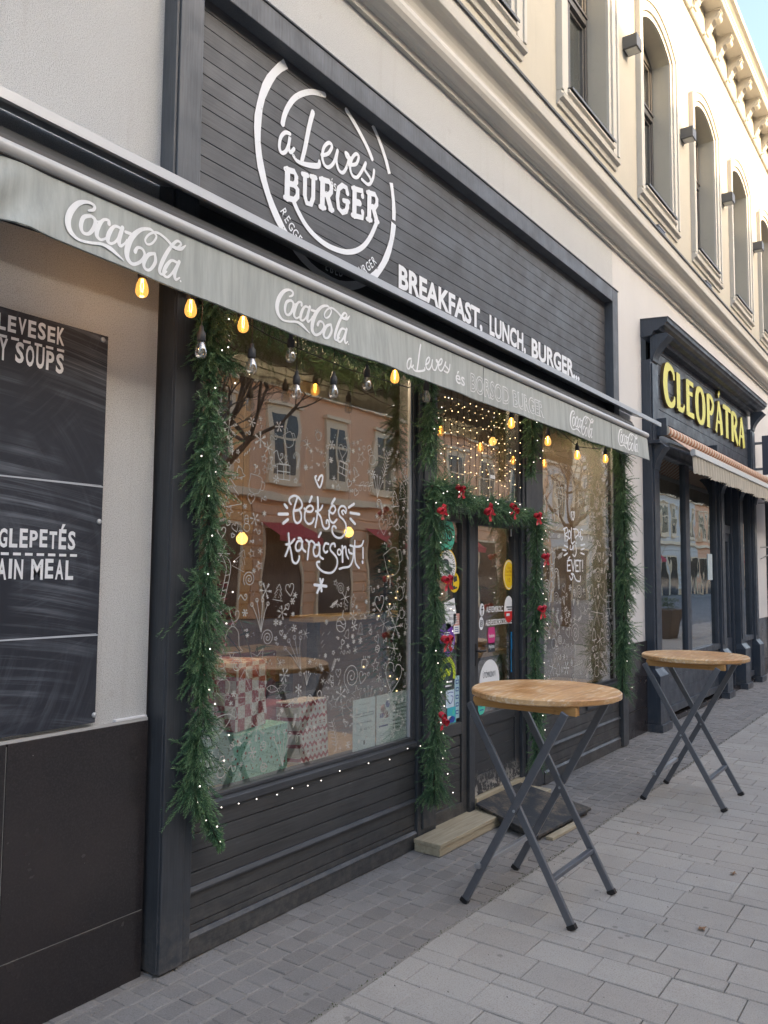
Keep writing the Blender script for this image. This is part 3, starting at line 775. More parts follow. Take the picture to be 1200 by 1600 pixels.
# ================================================================== BURGER SHOPFRONT
SH = thing('burger_shopfront', (5.1,2.75,0), 'black wooden burger shopfront with a round white logo and two painted windows', 'shopfront')
GY = 2.785                       # glass face
def shopfront():
    D = M['dark_wood']; DV = M['dark_wood_v']
    # corner posts
    for (a,b) in ((2.262,2.432),(7.80,7.985)):
        m = MB()
        m.box(a,b-.05,2.72,YW+.05,.012,3.20); m.box(b-.0495,b,2.732,YW+.05,.012,3.20)
        m.box(a-.004,a+.02,2.734,YW+.02,.012,3.20)
        m.build('post', DV, SH, bevel=.004)
    # large sign: frame and tongue-and-groove boards
    m = MB(); x0,x1,z0,z1 = 2.225,7.80,3.20,4.475
    m.box(x0,x0+.015,2.732,YW,z0,z1); m.box(x0+.015,x0+.145,2.72,2.87,z0,z1); m.box(x1-.15,x1,2.72,2.87,z0,z1)
    m.box(x0+.145,x1-.15,2.72,2.87,z1-.135,z1); m.box(x0-.0,x1+.006,2.712,2.87,z1,z1+.012)
    fr = m.build('sign_frame', M['slate_v'], SH, bevel=.004)
    m = MB(); zz = 3.10; k = 0; r = random.Random(2)
    while zz < 4.34:
        h = .0785; m.box(x0+.145,x1-.15,2.80+r.uniform(0,.002),2.83,zz+.0035,min(zz+h,4.345)); zz += h
    sb = m.build('sign_board', M['sign_wood'], SH, bevel=.0015)
    m = MB(); m.box(x0+.145,x1-.15,2.812,2.86,3.05,4.35); m.build('sign_backing', M['groove'], SH)
    # --- round logo, traced
    Y = 2.797; m = MB()
    cx, cz = 3.395, 3.865
    def ring(Rx, Rz, a0, a1, w_, tw=1.0):
        P = []; n = max(4, int(abs(a1-a0)/6))
        for k in range(n+1):
            t = R_(a0+(a1-a0)*k/n); z = cz+Rz*math.sin(t); 
            if z < 4.343: P.append((cx+Rx*math.cos(t), z, 1+.10*math.sin(k*1.7)))
        stroke(m, P, w_, Y, smooth=False, cap=False)
    ring(.598,.60,126,355,.046); ring(.598,.60,-3,19,.036); ring(.598,.60,24,52,.032)
    T = lambda L: traced(L, .25, 380, 60, Y)
    for s in T([[(246,535),(258,480),(285,420),(325,370),(380,342),(440,335),(508,352)],[(645,448),(690,520),(740,610),(780,690),(805,752)],
                [(312,1010),(340,1075),(390,1165),(450,1235),(520,1290),(590,1322),(650,1335),(710,1325),(760,1290),(800,1230),(832,1155)]]): stroke(m, s, .031, Y)
    lev = [[(292,596),(262,588),(234,620),(226,680),(240,714),(264,708),(282,670),(292,615),(284,680),(296,712),(318,690)],
           [(436,462,1.5),(415,540,1.5),(385,690,1.4),(366,765,1.2)],[(314,733),(340,768),(400,790,1.3),(468,796,1.5),(476,768)],
           [(490,730),(530,720),(555,675),(535,652),(505,680),(494,740),(508,790),(535,805),(566,775),(590,700)],
           [(590,700),(582,760),(596,820),(625,838),(652,790),(660,735),(640,715),(650,745),(680,750)],
           [(664,790),(705,785),(722,740),(705,722),(680,750),(668,810),(684,858),(712,868),(740,830),(766,778)],
           [(766,778),(760,820),(790,868),(798,900),(778,912),(742,882)],[(798,902),(812,870),(818,824)]]
    for s in T(lev): stroke(m, s, .021, Y)
    # slab-serif BURGER, following the slight tilt of the painted word
    def wm(a, b, x0, x1, zl0, zh0, zl1, zh1): 
        lo = zl0+(zl1-zl0)*a; hi = zh0+(zh1-zh0)*a; return (x0+(x1-x0)*a, Y, lo+(hi-lo)*b)
    (bx0,bzt),(bx1,bzt1) = PW(380+245*.25,60+812*.25,Y), PW(380+855*.25,60+985*.25,Y)
    (_,bzb),(_,bzb1) = PW(380+262*.25,60+1000*.25,Y), PW(380+855*.25,60+1150*.25,Y)
    def slab(letter, u0, u1):
        G = {'B':([[(.25,0),(.25,1)],[(.25,1),(.7,1),(.85,.85),(.85,.65),(.7,.53),(.25,.53)],[(.7,.53),(.95,.4),(.95,.15),(.75,0),(.25,0)]],[(.1,.4,0),(.1,.4,1)]),
             'U':([[(.2,1),(.2,.25),(.35,0),(.65,0),(.8,.25),(.8,1)]],[(.02,.38,1),(.62,.98,1)]),
             'R':([[(.22,0),(.22,1)],[(.22,1),(.7,1),(.88,.85),(.88,.65),(.7,.5),(.22,.5)],[(.55,.5),(.9,0)]],[(.05,.4,0),(.05,.4,1),(.78,1.02,0)]),
             'G':([[(.9,.75),(.8,.95),(.5,1),(.2,.85),(.1,.5),(.2,.12),(.5,0),(.8,.08),(.9,.25),(.9,.45)]],[(.6,1.0,.45)]),
             'E':([[(.22,0),(.22,1)],[(.22,1),(.88,1),(.88,.8)],[(.22,.52),(.65,.52)],[(.22,0),(.9,0),(.9,.22)]],[(.05,.3,0),(.05,.3,1)])}[letter]
        for ln in G[0]:
            P = [(lambda q:(q[0],q[2]))(wm(u0+(u1-u0)*a, b, bx0,bx1,bzb,bzt,bzb1,bzt1)) for a,b in ln]
            stroke(m, P, .040 if len(ln) == 2 else .032, Y, smooth=False)
        for a,b,zz in G[1]:
            P = [(lambda q:(q[0],q[2]))(wm(u0+(u1-u0)*c, zz, bx0,bx1,bzb,bzt,bzb1,bzt1)) for c in (a,b)]
            stroke(m, P, .028, Y, smooth=False)
    for i,ch in enumerate('BURGER'): slab(ch, i/6+.012, (i+1)/6-.022)
    ex = PW(380+543*.25,60+905*.25,Y); text(m, 'és', ex[0], ex[0]+.055, ex[1]-.028, ex[1]+.035, Y-.0005)
    word = 'REGGELI · EBÉD · BURGER'
    for i,ch in enumerate(word):
        if ch == ' ': continue
        a = R_(222+ (318-222)*i/(len(word)-1)); v, f = glyphs(ch, .01)
        rr = .555; ax = Vector((-math.sin(a), 0, math.cos(a))); up = Vector((-math.cos(a), 0, -math.sin(a)))
        c = Vector((cx+rr*math.cos(a), Y, cz+rr*math.sin(a))); sc = .074; mid = (v[:,0].max()+v[:,0].min())/2
        m.add([c+ax*((p[0]-mid)*sc*.72)+up*(p[1]*sc) for p in v], f)
    m.build('logo_lettering', M['worn_white'], sb, label='round white logo reading a Leves és Burger with worn brush edges', fix=False)
    for wd_, xa_, xb_, zl_ in (('BREAKFAST,',4.05,5.13,3.394),('LUNCH,',5.24,5.85,3.394),('BURGER...',5.96,6.97,3.415)):
        m = MB(); text(m, wd_, xa_, xb_, zl_, 3.575, Y, .035); m.build('slogan_lettering', M['white'], sb, label='white capitals reading '+wd_, fix=False)
    # wall of boards below the windows
    def boards(x0, x1, zs, name='board_panel', y=2.757):
        m = MB()
        for a,b,yy in zs: m.box(x0,x1,y+yy,2.86,a+.002,b-.002)
        return m.build(name, M['panel_wood'], SH, bevel=.003)
    low = [(.0,.082,-.010),(.105,.135,.004),(.135,.204,.004),(.204,.272,.004),(.295,.354,.004),(.354,.438,.004),(.438,.516,.004),(.516,.60,.004)]
    for x0,x1 in ((2.434,4.21),(6.06,7.798)):
        boards(x0,x1,low)
        m = MB(); m.extrude_x([(2.775,.081),(2.744,.081),(2.744,.090),(2.757,.106),(2.775,.106)], x0, x1); m.extrude_x([(2.775,.271),(2.746,.271),(2.746,.280),(2.757,.297),(2.775,.297)], x0, x1)
        m.extrude_x([(2.84,.598),(2.745,.598),(2.745,.630),(2.775,.642),(2.84,.642)], x0, x1)
        m.build('rail', M['dark_wood'], SH, bevel=.002)
        m = MB(); m.box(x0,x1,2.768,2.80,.01,.6); m.build('panel_backing', M['groove'], SH)
    # window frames
    for x0,x1 in ((2.432,4.216),(6.06,7.80)):
        m = MB(); m.box(x0,x0+.03,2.765,2.85,.642,3.2); m.box(x1-.035,x1,2.765,2.85,.642,3.2); m.box(x0+.03,x1-.035,2.765,2.85,.642,.660)
        m.box(x0+.03,x1-.035,2.765,2.85,3.12,3.2)
        m.build('window_frame', D, SH, bevel=.003)
    for x in (4.181-.018, 7.765-.018): m = MB(); m.box(x,x+.017,2.776,2.80,.661,3.11); m.build('glazing_bead', M['hood'], SH, bevel=.002)
    pan = []
    for x0,x1 in ((2.46,4.184),(6.09,7.767)):
        m = MB(); m.box(x0,x1,GY,GY+.004,.655,3.125); pan.append(m.build('window_pane', M['glass'], SH))
    # pillars carrying the garlands
    m = MB(); m.box(4.2165,4.43,2.745,2.90,.01,3.2); m.box(4.262,4.385,2.733,2.7448,.10,3.2); m.build('pillar', DV, SH, bevel=.004)
    m = MB(); m.box(5.70,6.0595,2.755,2.90,.01,3.2); m.box(5.74,5.95,2.745,2.7548,.10,3.2); m.build('pillar', DV, SH, bevel=.004)
    # transom over the door
    m = MB(); m.box(4.431,5.699,2.76,2.86,2.06,2.20); m.box(4.431,4.47,2.77,2.85,2.2,3.2); m.box(5.66,5.699,2.77,2.85,2.2,3.2); m.box(4.47,5.66,2.77,2.85,3.1,3.2)
    tr = m.build('transom', D, SH, bevel=.003)
    m = MB(); m.box(4.47,5.66,GY,GY+.004,2.2,3.1); m.build('transom_pane', M['glass'], tr)
    # sidelight
    m = MB(); m.box(4.431,4.475,2.775,2.85,.06,2.06); m.box(4.80,4.865,2.775,2.85,.06,2.06); m.box(4.475,4.80,2.775,2.85,.585,.665); m.box(4.475,4.80,2.775,2.85,2.0,2.06); m.box(4.475,4.80,2.775,2.85,.06,.14)
    for k in range(6): m.box(4.475,4.80,2.787,2.84,.1405+.074*k,.1405+.0725*k+.0735)
    sd = m.build('sidelight', M['panel_wood'], SH, bevel=.003)
    m = MB(); m.box(4.475,4.80,GY+.012,GY+.016,.665,2.0); m.build('sidelight_pane', M['glass'], sd)
    m = MB(); m.box(4.866,4.94,2.752,2.87,.03,2.06); m.box(4.94,4.95,2.765,2.86,.03,2.06); m.box(5.664,5.699,2.752,2.87,.03,2.06); m.build('door_jamb', DV, SH, bevel=.004)
    # door leaf
    m = MB(); m.box(4.953,5.02,2.772,2.82,.14,2.055); m.box(5.585,5.661,2.772,2.82,.14,2.055); m.box(5.02,5.585,2.772,2.82,1.995,2.055); m.box(5.02,5.585,2.772,2.82,.59,.67); m.box(5.02,5.585,2.772,2.82,.14,.27)
    for k in range(4): m.box(5.02,5.585,2.783,2.815,.2705+.08*k,.2705+.08*k+.0785)
    dr = m.build('door', M['doorwood'], SH, bevel=.003)
    m = MB(); m.box(5.02,5.585,GY+.012,GY+.016,.67,1.995); m.build('door_pane', M['glass'], dr)
    m = MB(); m.tube([(4.985,2.772,1.12),(4.985,2.735,1.12),(5.05,2.73,1.12)], .008, 8); m.box(4.97,5.0,2.767,2.772,1.02,1.17); m.build('handle', M['black'], dr)
    m = MB(); m.box(4.431,5.70,2.735,2.90,.012,.062); m.box(4.95,5.70,2.745,2.90,.0625,.135); m.build('threshold', M['pine'], SH, bevel=.004)
    # narrow grille under the right window
    m = MB(); m.box(6.95,7.55,2.748,2.752,.46,.58,1)
    for k in range(40): m.box(6.96+.0148*k,6.967+.0148*k,2.744,2.7478,.465,.515); m.box(6.96+.0148*k,6.967+.0148*k,2.744,2.7478,.525,.575)
    m.build('vent_grille', [M['steel'],M['black']], SH)
    return pan, sd, dr, tr
def mat_doorwood():
    n = NB('scuffed_door_paint'); g = n.noise(4,6,.65,n.co((1.2,30,30)))
    c = n.mix(g, (.024,.026,.029), (.045,.048,.053))
    sx = n.n('ShaderNodeSeparateXYZ'); n.l(n.co(), sx.inputs[0])
    lowm = n.ramp(sx.outputs[2], [(.12,1.),(.30,0.)])
    ch = n.ramp(n.noise(26,6,.75), [(.50,0.),(.53,1.)])
    c = n.mix(n.math('MULTIPLY', lowm, ch), c, (.42,.40,.36))
    c = n.mix(n.ramp(n.noise(30,4,.7),[(.70,0.),(.73,.7)]), c, (.35,.34,.32))
    return n.bsdf(c, .5, normal=n.bump(g,.25,.004))
M['doorwood'] = mat_doorwood()
PANES, SIDE, DOOR, TRANS = shopfront()

# ------------------------------------------------------------------ writing and drawings on the panes
def window_writing():
    Y = GY-.0015
    m = MB(); T = lambda L: traced(L, .15, 420, 730, Y)
    W = .0125
    for s in T([[(495,92),(482,105),(500,160),(530,212),(555,150),(560,90),(535,95),(515,135)],
        [(232,385),(215,360),(217,325),(260,298),(305,312),(340,360),(345,410),(310,445),(265,455)],[(298,312),(272,400),(258,455)],
        [(262,455),(315,448),(338,495),(332,555),(295,582),(265,545),(256,460)],
        [(370,430),(400,460),(442,462),(462,430),(438,400),(398,420),(375,480),(378,550),(412,590),(450,578),(470,535)],[(425,360,1.3),(447,308,1.3)],
        [(508,315,1.3),(513,420,1.3),(500,530),(484,622)],[(560,400),(535,445),(488,460)],[(500,460),(540,520),(560,605),(592,642),(628,618),(622,560),(602,555),(600,582)],
        [(625,455),(665,482),(695,442),(675,400),(645,420),(628,490),(638,552),(672,580),(708,545)],[(655,380,1.3),(687,330,1.3)],
        [(775,492),(760,465),(778,450),(800,478)],[(800,478),(806,440),(785,408),(745,412),(725,460),(738,510),(775,545),(803,600),(800,680),(755,732),(705,730),(666,690),(660,630),(682,612),(700,632)],
        [(205,690),(212,800),(198,860),(172,925)],[(268,748),(228,795),(180,805)],[(215,805),(235,900),(250,980),(285,1000),(312,965),(318,928)],
        [(352,775),(305,770),(280,820),(292,868),(330,858),(345,800),(335,745),(308,738)],[(345,770),(352,845),(382,880)],
        [(388,758),(420,790),(412,870),(403,962)],[(416,800),(440,768),(472,790),(480,838)],
        [(530,812),(480,812),(464,875),(480,925),(515,915),(530,850),(518,785)],[(527,830),(532,925),(566,955)],[(520,725,1.2),(542,683,1.2)],
        [(622,800),(588,795),(570,850),(588,888),(612,876)],
        [(690,825),(682,796),(650,808),(640,858),(680,908),(712,960),(704,1040),(655,1098),(575,1092),(512,1042),(500,995),(527,985)],
        [(765,822,1.2),(768,985,1.2)],[(770,850),(798,828),(806,900),(828,950)],[(832,858),(840,890),(866,900)],[(882,828),(876,950),(842,1030),(780,1045),(735,1060)],
        [(895,768),(893,900),(905,1000),(940,1050)],[(848,815),(900,828),(962,818),(985,768)],[(980,838),(981,950)],[(975,985,1.5),(976,992,1.5)]]): stroke(m, s, W, Y)
    for s in T([ell(733,885,18,30)]): stroke(m, s, W*.8, Y, closed=True)
    for s in T([[(102,488),(198,488)],[(165,390),(190,422)],[(150,585),(198,545)],[(832,420),(888,382)],[(850,475),(944,490)],[(850,537),(898,590)],
                [(475,1225),(600,1240)],[(535,1165),(550,1290)],[(565,1170),(505,1305)]]): stroke(m, [(a,b,1.5) for a,b in s], W*.85, Y, smooth=False)
    m.build('painted_greeting', M['pen_bold'], PANES[0], label='bold white greeting Békés karácsonyt with a heart above and a star below', fix=False)
    m = MB(); T = lambda L: traced(L, .25, 820, 680, Y); W = .0135
    for s in T([[(247,590),(250,625),(252,662)],[(238,588),(262,578),(266,605),(250,622),(272,640),(262,662)],[(292,580),(292,672),(312,664)],[(312,590),(314,642)],[(303,586),(328,590),(336,615),(314,642)],
                [(361,594),(350,588),(345,620),(354,655),(360,640),(352,632)],[(296,478),(290,490),(302,530),(312,490),(306,478),(301,500)],
                [(285,690),(284,712),(296,712),(302,690),(302,716)],[(298,680),(306,668)],[(318,688),(322,730),(312,758),(300,745)],[(320,672),(321,676)],
                [(280,880),(290,905),(300,880),(290,865),(305,870),(320,905),(345,912),(348,880)]]): stroke(m, s, W, Y)
    for s in T([ell(279,622,8,24), ell(342,620,7,14)]): stroke(m, s, W, Y, closed=True)
    for s in T([[(266,785),(267,848)],[(266,785),(286,780)],[(267,815),(282,812)],[(267,848),(286,846)],[(272,772),(282,760)],[(292,782),(302,848)],[(302,848),(312,780)],[(318,784),(319,850)],[(318,784),(334,782)],[(319,815),(332,815)],[(319,850),(336,850)],
                [(336,784),(352,784)],[(344,784),(345,850)],[(362,782),(361,832)],[(362,846),(362,850)],[(246,690),(268,700)],[(236,715),(258,720)],[(246,752),(266,738)],[(350,688),(374,682)],[(352,715),(372,708)],[(350,735),(372,745)]]): stroke(m, [(a,b,1.1) for a,b in s], W, Y, smooth=False)
    m.build('painted_greeting', M['pen_bold'], PANES[1], label='white greeting Boldog új évet with a scroll below', fix=False)
    # fine doodles: every pane one drawing
    r = random.Random(21)
    def D(kind):
        L = []
        if kind == 'flake':
            for k in range(6):
                a = math.pi*k/3; c, s = math.cos(a), math.sin(a); L.append([(0,0),(c,s)])
                for q in (.5,.75):
                    for e in (-.5,.5): L.append([(c*q,s*q),(c*q+.28*math.cos(a+e),s*q+.28*math.sin(a+e))])
        elif kind == 'star': L.append([(math.cos(math.pi/2+k*2*math.pi/10)*(1 if k%2==0 else .42), math.sin(math.pi/2+k*2*math.pi/10)*(1 if k%2==0 else .42)) for k in range(11)])
        elif kind == 'aster':
            for k in range(3): a = math.pi*k/3+.2; L.append([(-math.cos(a),-math.sin(a)),(math.cos(a),math.sin(a))])
        elif kind == 'sprig':
            L.append([(-1,-.6),(-.3,-.2),(.4,.2),(1,.7)])
            for t in (-.5,0,.5):
                for s in (-1,1):
                    x, y = t, t*.62; L.append([(x,y),(x+.1,y+s*.3),(x+.35,y+s*.42+.15),(x+.3,y+s*.15+.1),(x,y)])
        elif kind == 'heart': L.append([(0,-.9),(-.8,.1),(-.7,.75),(-.2,.8),(0,.35),(.25,.8),(.75,.7),(.75,.1),(0,-.9)])
        elif kind == 'spiral': L.append([(.08*k/2.2*math.cos(k*.6), .08*k/2.2*math.sin(k*.6)) for k in range(28)])
        elif kind == 'holly':
            for s in (-1,1): L.append([(0,0),(s*.2,.45),(s*.4,.25),(s*.6,.6),(s*.75,.3),(s*1,.35),(s*.8,.05),(s*.85,-.25),(s*.55,-.1),(s*.35,-.3),(0,0)])
            L.append([(math.cos(t)*.16,math.sin(t)*.16-.25) for t in [k*.7 for k in range(10)]])
        elif kind == 'cane':
            L.append([(.05,-1),(.05,.5),(-.1,.85),(-.4,.9),(-.6,.6),(-.55,.35)]); L.append([(.3,-1),(.3,.6),(.05,1.1),(-.5,1.15),(-.85,.7),(-.8,.3),(-.55,.35)])
            for z in (-.7,-.35,0,.35): L.append([(.05,z),(.3,z+.12)])
        elif kind == 'bell': L += [[(-.7,-.5),(-.5,-.2),(-.4,.5),(0,.8),(.4,.5),(.5,-.2),(.7,-.5),(-.7,-.5)],[(-.15,-.55),(0,-.8),(.15,-.55)],[(-.1,.8),(0,1),(.1,.8)]]
        elif kind == 'gift': L += [[(-.8,-.8),(.8,-.8),(.8,.5),(-.8,.5),(-.8,-.8)],[(0,-.8),(0,.5)],[(-.8,-.1),(.8,-.1)],[(0,.5),(-.5,.9),(-.6,.6),(0,.5),(.5,.9),(.6,.6),(0,.5)]]
        elif kind == 'tree': L += [[(0,1),(-.45,.35),(-.2,.35),(-.65,-.25),(-.3,-.25),(-.85,-.9),(.85,-.9),(.3,-.25),(.65,-.25),(.2,.35),(.45,.35),(0,1)]]+[[(a,b),(a+.05,b-.1)] for a,b in ((0,.4),(-.2,0),(.2,-.1),(-.4,-.6),(.1,-.5),(.45,-.65))]
        elif kind == 'swirl': L.append([(-1,-.4),(-.5,.3),(0,-.2),(.5,-.6),(.9,-.1),(.7,.4),(.4,.2),(.55,-.05)])
        elif kind == 'berry':
            for a,b in ((-.6,.7),(-.2,.9),(.25,.85),(.65,.6)): L.append([(0,-.9),(a*.5,b*.1),(a,b)]); L.append([(a+.1*math.cos(t),b+.1*math.sin(t)) for t in [k*.9 for k in range(8)]])
        elif kind == 'snowman': L += [[(.55*math.cos(t),-.45+.5*math.sin(t)) for t in [k*.5 for k in range(14)]],[(.36*math.cos(t),.35+.34*math.sin(t)) for t in [k*.5 for k in range(14)]],[(-.4,.62),(.4,.72)],[(-.25,.66),(-.2,1.05),(.25,1.1),(.28,.7)],[(0,.35),(.3,.28)]]
        elif kind == 'mug': L += [[(-.6,.4),(-.5,-.7),(.4,-.7),(.5,.4),(-.6,.4)],[(.48,.2),(.85,.15),(.8,-.35),(.45,-.4)],[(-.3,.55),(-.2,.75),(-.35,.95)],[(.1,.55),(.2,.75),(.05,.95)]]
        elif kind == 'bauble': L += [[(.6*math.cos(t),-.2+.6*math.sin(t)) for t in [k*.45 for k in range(15)]],[(0,.4),(0,1)],[(-.55,-.1),(-.2,.05),(.2,-.15),(.55,0)],[(-.5,-.4),(0,-.3),(.5,-.45)]]
        elif kind == 'fern':
            L.append([(0,-1),(.1,0),(0,1)])
            for k in range(7):
                z = -.7+.25*k
                for s in (-1,1): L.append([(.05,z),(s*.3,z+.22)])
        elif kind == 'fish': L += [[(-.9,0),(-.3,.35),(.4,.25),(.8,0),(.4,-.25),(-.3,-.35),(-.9,0)],[(.8,0),(1.1,.25),(1.05,-.25),(.8,0)],[(-.4,.25),(-.3,0),(-.4,-.25)]]
        elif kind == 'dash':
            for k in range(4): L.append([(r.uniform(-1,1),r.uniform(-1,1))]*1); q = L[-1][0]; L[-1] = [q,(q[0]+.2,q[1]+.22)]
        return L
    kinds = ['flake','flake','star','aster','sprig','heart','spiral','holly','cane','bell','gift','tree','swirl','berry','snowman','mug','bauble','fern','fish','dash','dash']
    straight = {'flake','star','aster','tree','gift','dash','holly'}
    def fill(pane, x0, x1, z0, z1, n, smin, smax, wid, hole, seed):
        r.seed(seed); m = MB(); placed = []; tries = 0
        while len(placed) < n and tries < 9000:
            tries += 1
            big = smax - (smax-smin)*min(1, tries/2500)
            s = r.uniform(smin, big); x, z = r.uniform(x0+s, x1-s), r.uniform(z0+s, z1-s)
            if any(hx0-s < x < hx1+s and hz0-s < z < hz1+s for hx0,hx1,hz0,hz1 in hole): continue
            if any((x-a)**2+(z-b)**2 < (.86*(s+c))**2 for a,b,c in placed): continue
            placed.append((x,z,s)); k = r.choice(kinds) if s > .03 else r.choice(['aster','flake','dash','heart','star','swirl']); a = r.uniform(-.5,.5)
            wv_ = wid*r.uniform(.65,1.3)
            for ln in D(k):
                P = [(x+s*(px*math.cos(a)-pz*math.sin(a)), z+s*(px*math.sin(a)+pz*math.cos(a))) for px,pz in ln]
                stroke(m, P, wv_, Y, smooth=(k not in straight), sub=4, cap=False)
        m.build('fine_drawing', M['pen'], pane, label='fine white Christmas doodles covering the pane', fix=False)
    gx0, gz1 = PW(425,770,Y); gx1, gz0 = PW(585,905,Y); hx0, hz1 = PW(470,735,Y)
    nx0, nz0 = PW(548,1180,Y)
    fill(PANES[0], 2.50, 4.16, .68, 2.42, 420, .012, .125, .0031, [(gx0-.02,gx1+.0,gz0,gz1+.03),(hx0,hx0+.25,gz0-.2,hz1)], 5)
    gx0, gz1 = PW(878,795,Y); gx1, gz0 = PW(916,910,Y)
    fill(PANES[1], 6.10, 7.74, .70, 2.55, 230, .022, 0.15, .0058, [(gx0,gx1,gz0,gz1)], 8)
window_writing()

# ------------------------------------------------------------------ stickers on the door and the sidelight
def stickers():
    Y = GY+.0095; r = random.Random(2)
    def S(parent, lab, fn, mats):
        m = MB(); fn(m); return m.build('sticker', mats, parent, label=lab, fix=False)
    def rows(m, x0, x1, z0, z1, n, mi, fill=.85):
        h = (z1-z0)/n
        for k in range(n): card(m, x0, x0+(x1-x0)*r.uniform(.55,1)*fill, z0+h*k+h*.25, z0+h*k+h*.6, Y-.0016, mi)
    def owl(m):
        cx, cz = PW(697,835,Y); disc(m,cx,cz,.115,.115,Y)
        for s in (-1,1):
            ring = ell(cx+s*.042, cz-.008, .031, .031, n=16); stroke(m, ring, .013, Y-.001, 1, closed=True)
            disc(m, cx+s*.042, cz-.008, .012,.012,Y-.0012,1,12)
        stroke(m, [(cx-.09,cz+.03),(cx-.03,cz+.052),(cx,cz+.055),(cx+.03,cz+.052),(cx+.09,cz+.03)], .012, Y-.001, 1)
        stroke(m, [(cx-.018,cz-.035),(cx,cz-.06),(cx+.018,cz-.035)], .012, Y-.0011, 1)
    S(SIDE, 'round green sticker with two black ringed owl eyes', owl, [M['mint'],M['ink']])
    def badge(m):
        cx, cz = PW(699,885,Y); disc(m,cx,cz,.118,.118,Y,1); disc(m,cx,cz,.108,.108,Y-.0008,0)
        for k in range(34):
            a = 2*math.pi*k/34; stroke(m, [(cx+.074*math.cos(a),cz+.074*math.sin(a)),(cx+.094*math.cos(a),cz+.094*math.sin(a))], .005, Y-.001, 2, smooth=False, cap=False)
        stroke(m, [(cx-.04,cz+.035),(cx+.0,cz+.03),(cx+.01,cz-.01),(cx+.05,cz-.02)], .03, Y-.001, 2); stroke(m, [(cx-.02,cz-.03),(cx+.03,cz-.045)], .02, Y-.0011, 2)
    S(SIDE, 'round white badge with a yellow rim and a ring of dark lettering', badge, [M['paperwhite'],M['sunflower'],M['ink']])
    def courier(m):
        cx, cz = PW(710,910,Y); disc(m,cx,cz,.066,.068,Y)
        m.quad((cx-.01,Y-.001,cz-.0),(cx+.035,Y-.001,cz+.01),(cx+.03,Y-.001,cz+.045),(cx-.012,Y-.001,cz+.035),1)
        stroke(m, [(cx-.045,cz+.03),(cx-.025,cz+.0),(cx-.03,cz-.03),(cx+.0,cz-.03)], .016, Y-.0011, 1); stroke(m, [(cx-.03,cz-.045),(cx+.03,cz-.035)], .012, Y-.0011, 1)
    S(SIDE, 'small yellow round sticker with a dark courier figure', courier, [M['sunflower'],M['ink']])
    def hours(m):
        cx, cz = PW(704,958,Y); 
        m.add([(cx-.085,Y,cz+.07),(cx+.05,Y,cz+.10),(cx+.085,Y,cz-.06),(cx-.055,Y,cz-.115)], [(0,1,2,3)])
        text(m, 'NYITVA', cx-.05, cx+.04, cz+.045, cz+.065, Y-.001, mi=1); text(m, 'TARTÁS', cx-.06, cx+.045, cz+.01, cz+.03, Y-.001, mi=1)
        for k in range(9): disc(m, cx-.055+.014*k, cz-.008, .003,.003,Y-.001,1,6)
        text(m, '8.00-21.00', cx-.02, cx+.065, cz-.045, cz-.025, Y-.001, mi=1); text(m, '8.00-16.00', cx-.025, cx+.055, cz-.078, cz-.058, Y-.001, mi=1)
    S(SIDE, 'tilted white opening hours card', hours, [M['paperwhite'],M['ink']])
    def pinktag(m):
        x, z = PW(714,975,Y); card(m,x-.045,x+.045,z-.065,z+.07,Y); card(m,x-.045,x+.045,z-.065,z-.01,Y-.0008,1); rows(m,x-.03,x+.03,z+.0,z+.06,4,1); rows(m,x-.03,x+.03,z-.055,z-.015,3,2)
    S(SIDE, 'small peach and white label', pinktag, [M['peach'],M['paperwhite'],M['inkblue']])
    def guide(m):
        x, z = PW(698,1000,Y); disc(m,x,z,.105,.112,Y); text(m,'GUIDE',x-.06,x+.03,z-.062,z-.035,Y-.001,mi=1); stroke(m,[(x+.045,z-.06),(x+.085,z-.06),(x+.085,z-.015),(x+.045,z-.015),(x+.045,z-.06)],.004,Y-.001,1,smooth=False); text(m,'1',x+.058,x+.072,z-.053,z-.022,Y-.001,mi=1)
        card(m,x-.05,x+.05,z+.03,z+.036,Y-.001,1); card(m,x-.04,x+.04,z+.045,z+.05,Y-.001,1)
    S(SIDE, 'round purple guide sticker', guide, [M['violet'],M['paperwhite']])
    def lime(m):
        x, z = PW(699,1055,Y); disc(m,x,z,.105,.118,Y,1)
        stroke(m, [(x+.088*math.cos(t),z+.10*math.sin(t)) for t in [-.3+3.7*k/14 for k in range(15)]], .034, Y-.001, 0, cap=False)
        stroke(m, [(x-.05,z-.01),(x-.01,z+.03),(x+.015,z+.005),(x+.03,z+.03)], .03, Y-.001, 0); card(m,x-.02,x+.06,z-.05,z-.04,Y-.001,2); card(m,x-.03,x+.05,z-.075,z-.065,Y-.001,2)
    S(SIDE, 'round black and lime delivery sticker', lime, [M['lime'],M['ink'],M['paperwhite']])
    def cards(m):
        x, z = PW(714,1085,Y); card(m,x-.032,x+.035,.69,.97,Y)
        for k,zz in enumerate((.93,.88,.83,.78,.73)): card(m,x-.018,x+.02,zz-.012,zz+.014,Y-.001,1); card(m,x-.012,x+.014,zz-.006,zz+.008,Y-.0016,0)
    S(SIDE, 'pale blue strip of payment card signs', cards, [mat_simple('pale_blue_paper', (.38,.58,.64), .5),M['inkblue']])
    def memo(m):
        x, z = PW(704,1092,Y); card(m,x-.06,x+.045,z-.055,z+.06,Y-.0004); stroke(m,[(x-.04,z+.04),(x-.01,z+.045),(x+.03,z+.04)],.005,Y-.001,1); stroke(m,[(x-.04,z),(x+.0,z-.03),(x+.03,z+.01),(x+.0,z+.02)],.005,Y-.001,1)
    S(SIDE, 'white note with blue scribble', memo, [mat_simple('white_blue_note', (.55,.68,.78), .5),M['inkblue']])
